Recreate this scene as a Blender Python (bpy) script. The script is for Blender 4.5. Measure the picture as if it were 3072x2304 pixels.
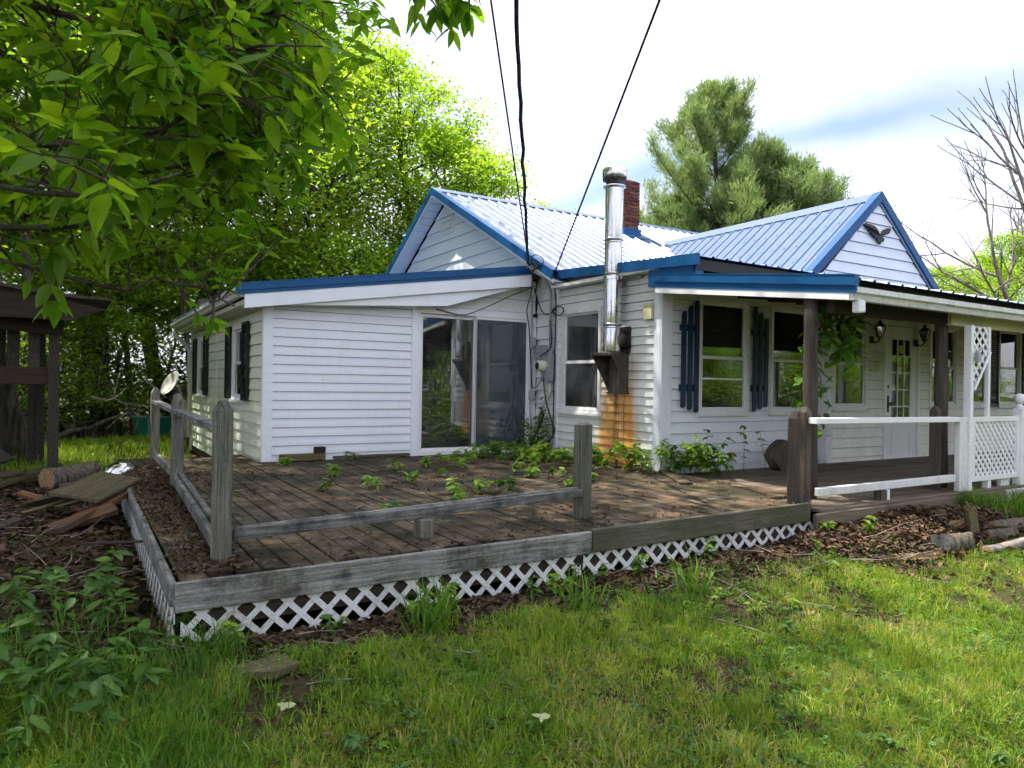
import bpy, math, random
import numpy as np
from mathutils import Vector, Matrix

random.seed(7)
for o in list(bpy.data.objects):
    bpy.data.objects.remove(o)
SC = bpy.context.scene
COL = SC.collection

# ------------------------------------------------------------------ camera
YAW, ROLL = math.radians(58.6), math.radians(0.9)
fw = Vector((math.cos(YAW), math.sin(YAW), 0)); rt = Vector((math.sin(YAW), -math.cos(YAW), 0)); up = Vector((0, 0, 1))
rr = rt * math.cos(ROLL) + up * math.sin(ROLL); uu = up * math.cos(ROLL) - rt * math.sin(ROLL)
cd = bpy.data.cameras.new('camera'); cam = bpy.data.objects.new('camera', cd); COL.objects.link(cam)
M = Matrix.Identity(4)
for i in range(3):
    M[i][0], M[i][1], M[i][2] = rr[i], uu[i], -fw[i]
M[2][3] = 1.55
cam.matrix_world = M
cd.sensor_fit = 'HORIZONTAL'; cd.sensor_width = 36; cd.lens = 36 * 2162 / 3072
cd.clip_start = 0.05; cd.clip_end = 900
SC.camera = cam

# ------------------------------------------------------------------ sky, sun, exposure
SUNDIR = Vector((-0.31, 0.42, 1.1)).normalized()
W = bpy.data.worlds.new('World'); SC.world = W; W.use_nodes = True
nt = W.node_tree; nt.nodes.clear()
out = nt.nodes.new('ShaderNodeOutputWorld'); bg = nt.nodes.new('ShaderNodeBackground')
bg.inputs[1].default_value = 0.1
sky = nt.nodes.new('ShaderNodeTexSky'); sky.sky_type = 'NISHITA'; sky.sun_disc = False
sky.sun_elevation = math.asin(SUNDIR.z)
sky.sun_rotation = math.atan2(SUNDIR.x, SUNDIR.y)
sky.air_density = 1.1; sky.dust_density = 1.2; sky.ozone_density = 1.5
tc = nt.nodes.new('ShaderNodeTexCoord')
mp = nt.nodes.new('ShaderNodeMapping'); mp.inputs['Rotation'].default_value = (0.15, 0.42, 0.55); mp.inputs['Scale'].default_value = (0.9, 2.6, 5.0)
mp.inputs['Location'].default_value = (0.35, 0.1, 0.0)
nz = nt.nodes.new('ShaderNodeTexNoise'); nz.inputs['Scale'].default_value = 1.25; nz.inputs['Detail'].default_value = 5; nz.inputs['Roughness'].default_value = 0.48; nz.inputs['Distortion'].default_value = 0.25
cr = nt.nodes.new('ShaderNodeValToRGB'); cr.color_ramp.elements[0].position = 0.37; cr.color_ramp.elements[1].position = 0.56
cr.color_ramp.elements[0].color = (0.55, 0.55, 0.55, 1); cr.color_ramp.elements[1].color = (1, 1, 1, 1)
mx = nt.nodes.new('ShaderNodeMix'); mx.data_type = 'RGBA'
mx.inputs['B'].default_value = (7.5, 7.55, 9.0, 1)
L = nt.links.new
L(tc.outputs['Generated'], mp.inputs[0]); L(mp.outputs[0], nz.inputs[0]); L(nz.outputs[0], cr.inputs[0])
# one long blue gap between the cloud sheets, ragged and fading
vm = nt.nodes.new('ShaderNodeVectorMath'); vm.operation = 'DOT_PRODUCT'; vm.inputs[1].default_value = (0.351, 0.028, -0.936); L(tc.outputs['Generated'], vm.inputs[0])
n2 = nt.nodes.new('ShaderNodeTexNoise'); n2.inputs['Scale'].default_value = 5.0; n2.inputs['Detail'].default_value = 6; L(tc.outputs['Generated'], n2.inputs[0])
def wm(op, a, b, cl=False):
    x = nt.nodes.new('ShaderNodeMath'); x.operation = op; x.use_clamp = cl
    for k, v in enumerate((a, b)):
        if isinstance(v, (int, float)): x.inputs[k].default_value = v
        else: L(v, x.inputs[k])
    return x.outputs[0]
dist = wm('ABSOLUTE', wm('ADD', vm.outputs['Value'], wm('MULTIPLY', wm('SUBTRACT', n2.outputs[0], 0.5), 0.09)), 0.0)
gap = wm('MULTIPLY', wm('SUBTRACT', 0.050, dist), 22.0, True)
n3 = nt.nodes.new('ShaderNodeTexNoise'); n3.inputs['Scale'].default_value = 1.1; L(tc.outputs['Generated'], n3.inputs[0])
gap = wm('MULTIPLY', gap, wm('MULTIPLY', wm('SUBTRACT', n3.outputs[0], 0.36), 7.0, True))
cloud = wm('MULTIPLY', cr.outputs[0], wm('SUBTRACT', 1.0, wm('MULTIPLY', gap, 0.82)))
L(cloud, mx.inputs['Factor']); L(sky.outputs[0], mx.inputs['A']); L(mx.outputs['Result'], bg.inputs[0]); L(bg.outputs[0], out.inputs[0])
sd = bpy.data.lights.new('sun', 'SUN'); so = bpy.data.objects.new('sun', sd); COL.objects.link(so)
sd.energy = 4.8; sd.angle = math.radians(0.53); sd.color = (1.0, 0.94, 0.84)
so.rotation_euler = SUNDIR.to_track_quat('Z', 'Y').to_euler()
SC.view_settings.view_transform = 'Standard'; SC.view_settings.look = 'None'
SC.view_settings.exposure = 1.12; SC.view_settings.gamma = 1.0
SC.cycles.max_bounces = 6; SC.cycles.diffuse_bounces = 3; SC.cycles.glossy_bounces = 3; SC.cycles.use_adaptive_sampling = True; SC.cycles.adaptive_threshold = 0.05; SC.cycles.adaptive_min_samples = 10; SC.cycles.transparent_max_bounces = 8; SC.cycles.transmission_bounces = 6
SC.cycles.caustics_reflective = False; SC.cycles.caustics_refractive = False
SC.cycles.use_denoising = True

# ------------------------------------------------------------------ materials
def mnew(name):
    m = bpy.data.materials.new(name); m.use_nodes = True
    n = m.node_tree; n.nodes.clear()
    o = n.nodes.new('ShaderNodeOutputMaterial')
    return m, n, o
def ramp(n, fac, cols):
    r = n.nodes.new('ShaderNodeValToRGB')
    e = r.color_ramp.elements
    while len(e) < len(cols): e.new(0.5)
    for k, (p, c) in enumerate(cols):
        e[k].position = p; e[k].color = (c[0], c[1], c[2], 1)
    n.links.new(fac, r.inputs[0]); return r.outputs[0]
def noise(n, vec, scale, detail=4, rough=0.55, dist=0.0):
    t = n.nodes.new('ShaderNodeTexNoise'); t.inputs['Scale'].default_value = scale
    t.inputs['Detail'].default_value = detail; t.inputs['Roughness'].default_value = rough; t.inputs['Distortion'].default_value = dist
    if vec is not None: n.links.new(vec, t.inputs[0])
    return t.outputs[0]
def coord(n, kind, scale=(1, 1, 1)):
    if kind == 'POS': s = n.nodes.new('ShaderNodeNewGeometry').outputs['Position']
    else: s = n.nodes.new('ShaderNodeTexCoord').outputs[kind]
    mpn = n.nodes.new('ShaderNodeMapping'); mpn.inputs['Scale'].default_value = scale
    n.links.new(s, mpn.inputs[0]); return mpn.outputs[0]
def mixc(n, fac, a, b, blend='MIX'):
    x = n.nodes.new('ShaderNodeMix'); x.data_type = 'RGBA'; x.blend_type = blend
    for v, s in ((fac, 'Factor'), (a, 'A'), (b, 'B')):
        if isinstance(v, (int, float)): x.inputs[s].default_value = v
        elif isinstance(v, tuple): x.inputs[s].default_value = (*v, 1)
        else: n.links.new(v, x.inputs[s])
    return x.outputs['Result']
def math1(n, op, a, b=None, clamp=False):
    x = n.nodes.new('ShaderNodeMath'); x.operation = op; x.use_clamp = clamp
    for k, v in enumerate((a, b)):
        if v is None: continue
        if isinstance(v, (int, float)): x.inputs[k].default_value = v
        else: n.links.new(v, x.inputs[k])
    return x.outputs[0]
def bump(n, h, strength, dist=0.01):
    b = n.nodes.new('ShaderNodeBump'); b.inputs['Strength'].default_value = strength; b.inputs['Distance'].default_value = dist
    n.links.new(h, b.inputs['Height']); return b.outputs[0]
def principled(n, o, color, rough=0.6, metal=0.0, spec=0.5, coat=0.0, coatr=0.1, normal=None):
    p = n.nodes.new('ShaderNodeBsdfPrincipled')
    if isinstance(color, tuple): p.inputs['Base Color'].default_value = (*color, 1)
    else: n.links.new(color, p.inputs['Base Color'])
    if isinstance(rough, (int, float)): p.inputs['Roughness'].default_value = rough
    else: n.links.new(rough, p.inputs['Roughness'])
    p.inputs['Metallic'].default_value = metal; p.inputs['Specular IOR Level'].default_value = spec
    p.inputs['Coat Weight'].default_value = coat; p.inputs['Coat Roughness'].default_value = coatr
    if normal is not None: n.links.new(normal, p.inputs['Normal'])
    n.links.new(p.outputs[0], o.inputs[0]); return p

def mat_paint(name, col, rough=0.5, dirt=(0.3, 0.28, 0.22), amt=0.25, scale=3.0, metal=0.0, coat=0.0, streak=True, spec=0.5):
    m, n, o = mnew(name)
    v = coord(n, 'POS', (1, 1, 0.35 if streak else 1))
    a = noise(n, v, scale, 6, 0.65); b = noise(n, coord(n, 'POS'), scale * 9, 4, 0.6)
    f = math1(n, 'MULTIPLY', a, b); f = ramp(n, f, [(0.22, (0, 0, 0)), (0.5, (amt, amt, amt))])
    rnd = n.nodes.new('ShaderNodeObjectInfo').outputs['Random']
    c0 = mixc(n, math1(n, 'MULTIPLY', rnd, 0.09), col, tuple(x * 0.6 for x in col))
    c = mixc(n, f, c0, dirt)
    nb = bump(n, b, 0.06, 0.004)
    principled(n, o, c, rough, metal, spec, coat, 0.15, nb); return m

def mat_wood(name, c1, c2, grain=55, rough=0.88, moss=None, mossamt=0.5, axis=0, mlo=0.5, stain=(0.25, 0.17, 0.1), stainamt=0.0, lichen=0.0):
    m, n, o = mnew(name)
    rnd = n.nodes.new('ShaderNodeObjectInfo').outputs['Random']
    tcn = n.nodes.new('ShaderNodeTexCoord').outputs['Object']
    addv = n.nodes.new('ShaderNodeVectorMath'); addv.operation = 'ADD'
    comb = n.nodes.new('ShaderNodeCombineXYZ')
    for k in range(3): n.links.new(math1(n, 'MULTIPLY', rnd, 13.7 + 5 * k), comb.inputs[k])
    n.links.new(tcn, addv.inputs[0]); n.links.new(comb.outputs[0], addv.inputs[1])
    mpn = n.nodes.new('ShaderNodeMapping'); s = [grain] * 3; s[axis] = grain * 0.035; mpn.inputs['Scale'].default_value = s
    n.links.new(addv.outputs[0], mpn.inputs[0])
    g = noise(n, mpn.outputs[0], 1.0, 6, 0.7, 0.6)
    c = ramp(n, g, [(0.3, c1), (0.5, tuple((x + y) / 2 for x, y in zip(c1, c2))), (0.68, c2)])
    big = noise(n, addv.outputs[0], 2.2, 5, 0.6)
    if stainamt > 0:
        c = mixc(n, ramp(n, big, [(0.42, (0, 0, 0)), (0.62, (stainamt,) * 3)]), c, stain)
    if moss is not None:
        mo = noise(n, coord(n, 'POS'), 1.7, 7, 0.68)
        c = mixc(n, ramp(n, mo, [(mlo, (0, 0, 0)), (mlo+0.16, (mossamt,) * 3)]), c, moss)
    c = mixc(n, 1.0, c, ramp(n, rnd, [(0, (0.72,) * 3), (1, (1.18, 1.14, 1.1))]), 'MULTIPLY')
    lich = noise(n, coord(n, 'POS'), 9, 6, 0.7)
    if lichen: c = mixc(n, ramp(n, lich, [(0.60, (0, 0, 0)), (0.70, (lichen,) * 3)]), c, (0.30, 0.29, 0.23))
    dk = ramp(n, noise(n, coord(n, 'POS'), 4.5, 6, 0.7), [(0.36, (0.35,) * 3), (0.55, (1.12,) * 3)])
    if lichen: c = mixc(n, 1.0, c, dk, 'MULTIPLY')
    fine = noise(n, coord(n, 'POS'), 60, 3, 0.6)
    c = mixc(n, 0.35, c, mixc(n, 1.0, c, ramp(n, fine, [(0.3, (0.45,) * 3), (0.6, (1.25,) * 3)]), 'MULTIPLY'))
    principled(n, o, c, rough, 0, 0.25, normal=bump(n, g, 0.55, 0.006)); return m

def mat_leaf(name, c1, c2, trans=0.45, tcol=None, rough=0.45, spec=0.35):
    m, n, o = mnew(name)
    at = n.nodes.new('ShaderNodeAttribute'); at.attribute_name = 'rnd'
    rnd = n.nodes.new('ShaderNodeObjectInfo').outputs['Random']
    f = math1(n, 'ADD', math1(n, 'MULTIPLY', at.outputs['Fac'], 0.8), math1(n, 'MULTIPLY', rnd, 0.2))
    c = ramp(n, f, [(0.05, c1), (0.95, c2)])
    p = n.nodes.new('ShaderNodeBsdfPrincipled'); n.links.new(c, p.inputs['Base Color'])
    p.inputs['Roughness'].default_value = rough; p.inputs['Specular IOR Level'].default_value = spec
    t = n.nodes.new('ShaderNodeBsdfTranslucent')
    tc_ = tcol or (1.4, 1.35, 0.5)
    n.links.new(mixc(n, 1.0, c, tc_, 'MULTIPLY'), t.inputs[0])
    mxs = n.nodes.new('ShaderNodeMixShader'); mxs.inputs[0].default_value = trans
    n.links.new(p.outputs[0], mxs.inputs[1]); n.links.new(t.outputs[0], mxs.inputs[2]); n.links.new(mxs.outputs[0], o.inputs[0])
    return m

def mat_leafvein(name, c1, c2, trans):
    m, n, o = mnew(name)
    at = n.nodes.new('ShaderNodeAttribute'); at.attribute_name = 'rnd'
    rnd = n.nodes.new('ShaderNodeObjectInfo').outputs['Random']
    f = math1(n, 'ADD', math1(n, 'MULTIPLY', at.outputs['Fac'], 0.35), math1(n, 'MULTIPLY', rnd, 0.65))
    c = ramp(n, f, [(0.05, c1), (0.9, c2)])
    sp = n.nodes.new('ShaderNodeSeparateXYZ'); n.links.new(n.nodes.new('ShaderNodeTexCoord').outputs['Object'], sp.inputs[0])
    ay = math1(n, 'ABSOLUTE', sp.outputs[1]); rib = math1(n, 'MULTIPLY', math1(n, 'SUBTRACT', 0.016, ay), 90.0, True)
    w = math1(n, 'ABSOLUTE', math1(n, 'SINE', math1(n, 'MULTIPLY', math1(n, 'SUBTRACT', sp.outputs[0], math1(n, 'MULTIPLY', ay, 1.1)), 26.0)))
    side = math1(n, 'MULTIPLY', math1(n, 'SUBTRACT', 0.16, w), 5.0, True)
    vein = math1(n, 'MAXIMUM', rib, math1(n, 'MULTIPLY', side, 0.45))
    c = mixc(n, math1(n, 'MULTIPLY', vein, 0.6), c, (0.26, 0.36, 0.10))
    bl = ramp(n, noise(n, coord(n, 'POS'), 60, 4, 0.6), [(0.58, (0, 0, 0)), (0.72, (0.55,) * 3)])
    c = mixc(n, bl, c, (0.10, 0.12, 0.015))
    p = n.nodes.new('ShaderNodeBsdfPrincipled'); n.links.new(c, p.inputs['Base Color']); p.inputs['Roughness'].default_value = 0.38; p.inputs['Specular IOR Level'].default_value = 0.45
    n.links.new(bump(n, vein, 0.4, 0.01), p.inputs['Normal'])
    t = n.nodes.new('ShaderNodeBsdfTranslucent'); n.links.new(mixc(n, 1.0, c, (1.7, 1.45, 0.45), 'MULTIPLY'), t.inputs[0])
    ms = n.nodes.new('ShaderNodeMixShader'); ms.inputs[0].default_value = trans
    n.links.new(p.outputs[0], ms.inputs[1]); n.links.new(t.outputs[0], ms.inputs[2]); n.links.new(ms.outputs[0], o.inputs[0]); return m

def mat_glass(name, refl=0.16, tint=(0.75, 0.8, 0.8), dust=0.06):
    m, n, o = mnew(name)
    lw = n.nodes.new('ShaderNodeFresnel'); lw.inputs[0].default_value = 1.5
    f = math1(n, 'ADD', math1(n, 'MULTIPLY', lw.outputs[0], 1.2), refl, True)
    tr = n.nodes.new('ShaderNodeBsdfTransparent'); tr.inputs[0].default_value = (*tint, 1)
    gl = n.nodes.new('ShaderNodeBsdfGlossy'); gl.inputs['Roughness'].default_value = 0.015
    nb = bump(n, noise(n, coord(n, 'POS'), 1.6, 2), 0.05, 0.03); n.links.new(nb, gl.inputs['Normal'])
    ms = n.nodes.new('ShaderNodeMixShader'); n.links.new(f, ms.inputs[0]); n.links.new(tr.outputs[0], ms.inputs[1]); n.links.new(gl.outputs[0], ms.inputs[2])
    df = n.nodes.new('ShaderNodeBsdfDiffuse'); df.inputs[0].default_value = (0.5, 0.5, 0.47, 1)
    dn = ramp(n, noise(n, coord(n, 'POS', (1, 1, 0.4)), 5, 6, 0.7), [(0.35, (0, 0, 0)), (0.8, (dust * 2,) * 3)])
    m2 = n.nodes.new('ShaderNodeMixShader'); n.links.new(dn, m2.inputs[0]); n.links.new(ms.outputs[0], m2.inputs[1]); n.links.new(df.outputs[0], m2.inputs[2])
    n.links.new(m2.outputs[0], o.inputs[0]); return m

def mat_screen(name):
    m, n, o = mnew(name)
    tr = n.nodes.new('ShaderNodeBsdfTransparent'); df = n.nodes.new('ShaderNodeBsdfDiffuse'); df.inputs[0].default_value = (0.075, 0.095, 0.105, 1)
    ms = n.nodes.new('ShaderNodeMixShader'); ms.inputs[0].default_value = 0.7
    n.links.new(tr.outputs[0], ms.inputs[1]); n.links.new(df.outputs[0], ms.inputs[2])
    gl = n.nodes.new('ShaderNodeBsdfGlossy'); gl.inputs['Roughness'].default_value = 0.06
    m2 = n.nodes.new('ShaderNodeMixShader'); m2.inputs[0].default_value = 0.09; n.links.new(ms.outputs[0], m2.inputs[1]); n.links.new(gl.outputs[0], m2.inputs[2])
    n.links.new(m2.outputs[0], o.inputs[0]); return m

def mat_rustwall(name):
    m, n, o = mnew(name)
    pos = n.nodes.new('ShaderNodeNewGeometry').outputs['Position']
    sp = n.nodes.new('ShaderNodeSeparateXYZ'); n.links.new(pos, sp.inputs[0])
    y, z = sp.outputs[1], sp.outputs[2]
    def gauss(v, c, w):   # soft bump of half width w round c
        return math1(n, 'SUBTRACT', 1.0, math1(n, 'POWER', math1(n, 'DIVIDE', math1(n, 'ABSOLUTE', math1(n, 'SUBTRACT', v, c)), w), 2.0), True)
    wob = noise(n, coord(n, 'POS', (1, 14, 0.9)), 1.0, 6, 0.7)
    drop = math1(n, 'SUBTRACT', 1.5, z)
    yc = math1(n, 'ADD', 7.50, math1(n, 'MULTIPLY', drop, 0.05))
    wdt = math1(n, 'ADD', 0.29, math1(n, 'MULTIPLY', drop, 0.30))
    g = math1(n, 'SUBTRACT', 1.0, math1(n, 'DIVIDE', math1(n, 'ABSOLUTE', math1(n, 'SUBTRACT', y, yc)), wdt))
    below = math1(n, 'MULTIPLY', math1(n, 'SUBTRACT', 1.60, z), 8.0, True)
    ed = math1(n, 'ADD', g, math1(n, 'MULTIPLY', math1(n, 'SUBTRACT', wob, 0.5), 0.9))
    fade = ramp(n, noise(n, coord(n, 'POS', (1, 22, 0.35)), 1.0, 4, 0.6), [(0.32, (0.62, 0.62, 0.62)), (0.54, (1, 1, 1))])
    near = math1(n, 'MULTIPLY', math1(n, 'MULTIPLY', math1(n, 'MULTIPLY', ed, 2.5, True), below), fade)
    streak = ramp(n, noise(n, coord(n, 'POS', (1, 30, 0.7)), 1.0, 5, 0.65), [(0.40, (0, 0, 0)), (0.60, (1, 1, 1))])
    dirt = ramp(n, noise(n, coord(n, 'POS', (1, 1, 0.4)), 3, 6, 0.65), [(0.4, (0, 0, 0)), (0.75, (0.3, 0.3, 0.3))])
    c = mixc(n, dirt, (0.72, 0.74, 0.70), (0.42, 0.43, 0.38))
    # ochre halo to both sides, orange heart, dark tar runs
    halo = math1(n, 'MULTIPLY', math1(n, 'MULTIPLY', math1(n, 'ADD', ed, 0.30), 1.6, True), below)
    c = mixc(n, math1(n, 'MULTIPLY', halo, 0.6), c, (0.46, 0.36, 0.10))
    heart = mixc(n, streak, (0.78, 0.27, 0.025), (0.52, 0.30, 0.07))
    c = mixc(n, math1(n, 'MULTIPLY', near, 0.92), c, heart)
    core_ = math1(n, 'MULTIPLY', math1(n, 'MULTIPLY', gauss(y, 7.56, 0.075), below), math1(n, 'ADD', 0.35, streak), True)
    core2 = math1(n, 'MULTIPLY', math1(n, 'MULTIPLY', gauss(y, 7.42, 0.04), below), streak, True)
    c = mixc(n, math1(n, 'MULTIPLY', math1(n, 'MAXIMUM', core_, core2), 0.85), c, (0.07, 0.028, 0.03))
    side = math1(n, 'MULTIPLY', gauss(y, 7.24, 0.18), gauss(z, 1.72, 0.35))
    c = mixc(n, math1(n, 'MULTIPLY', math1(n, 'MULTIPLY', side, wob), 1.2, True), c, (0.34, 0.22, 0.10))
    wl_ = math1(n, 'MULTIPLY', gauss(y, 7.86, 0.12), gauss(z, 1.9, 0.7))
    c = mixc(n, math1(n, 'MULTIPLY', math1(n, 'MULTIPLY', wl_, wob), 1.3, True), c, (0.50, 0.30, 0.10))
    principled(n, o, c, 0.45, 0, 0.4); return m

def mat_metalroof(name):
    m, n, o = mnew(name)
    a = noise(n, coord(n, 'POS'), 2.5, 6, 0.65); b = noise(n, coord(n, 'POS'), 40, 3)
    c = mixc(n, ramp(n, a, [(0.35, (0, 0, 0)), (0.7, (0.5,) * 3)]), (0.045, 0.10, 0.235), (0.10, 0.15, 0.27))
    principled(n, o, c, 0.38, 0.0, 0.5, 0.42, 0.2, bump(n, a, 0.12, 0.02)); return m

def mat_steel(name, col=(0.66, 0.66, 0.67), rough=0.15):
    m, n, o = mnew(name)
    a = noise(n, coord(n, 'POS', (6, 6, 0.7)), 2, 4); b = noise(n, coord(n, 'POS'), 14, 5, 0.7)
    c = mixc(n, ramp(n, b, [(0.55, (0, 0, 0)), (0.8, (0.3,) * 3)]), col, (0.25, 0.23, 0.21))
    principled(n, o, c, ramp(n, b, [(0.4, (rough,) * 3), (0.8, (rough + 0.10,) * 3)]), 1.0, normal=bump(n, a, 0.25, 0.02)); return m

def mat_soot(name):
    m, n, o = mnew(name)
    a = noise(n, coord(n, 'POS', (1, 7, 0.9)), 3, 6, 0.7)
    c = ramp(n, a, [(0.35, (0.02, 0.018, 0.016)), (0.52, (0.09, 0.075, 0.06)), (0.7, (0.30, 0.25, 0.17))])
    principled(n, o, c, 0.55, 0.4); return m

def mat_ground(name):
    m, n, o = mnew(name)
    a = noise(n, coord(n, 'POS'), 1.4, 7, 0.65); b = noise(n, coord(n, 'POS'), 45, 5, 0.7)
    c = ramp(n, b, [(0.3, (0.022, 0.015, 0.009)), (0.5, (0.06, 0.042, 0.025)), (0.72, (0.13, 0.09, 0.055))])
    g = ramp(n, b, [(0.3, (0.02, 0.03, 0.008)), (0.7, (0.075, 0.095, 0.025))])
    c = mixc(n, ramp(n, a, [(0.42, (0, 0, 0)), (0.58, (1, 1, 1))]), c, g)
    principled(n, o, c, 0.95, 0, 0.1, normal=bump(n, b, 0.8, 0.02)); return m

def mat_brick(name):
    m, n, o = mnew(name)
    r = n.nodes.new('ShaderNodeObjectInfo').outputs['Random']
    a = noise(n, coord(n, 'POS'), 30, 5, 0.7)
    c = ramp(n, r, [(0, (0.085, 0.034, 0.026)), (0.5, (0.16, 0.056, 0.04)), (1, (0.21, 0.085, 0.06))])
    c = mixc(n, 1.0, c, ramp(n, a, [(0.3, (0.6,) * 3), (0.7, (1.2,) * 3)]), 'MULTIPLY')
    principled(n, o, c, 0.9, 0, 0.2, normal=bump(n, a, 0.5, 0.006)); return m

def mat_bark(name, c1, c2, s=12):
    m, n, o = mnew(name)
    a = noise(n, coord(n, 'Object', (1, 1, 0.22)), s, 6, 0.7, 0.4)
    c = ramp(n, a, [(0.35, c1), (0.65, c2)])
    principled(n, o, c, 0.95, 0, 0.1, normal=bump(n, a, 0.9, 0.03)); return m

def mat_plain(name, col, rough=0.6, metal=0.0, var=0.25, spec=0.4):
    m, n, o = mnew(name)
    a = noise(n, coord(n, 'POS'), 18, 5, 0.65)
    c = mixc(n, ramp(n, a, [(0.35, (0, 0, 0)), (0.7, (var,) * 3)]), col, tuple(x * 0.45 for x in col))
    principled(n, o, c, rough, metal, spec, normal=bump(n, a, 0.1, 0.004)); return m

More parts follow.
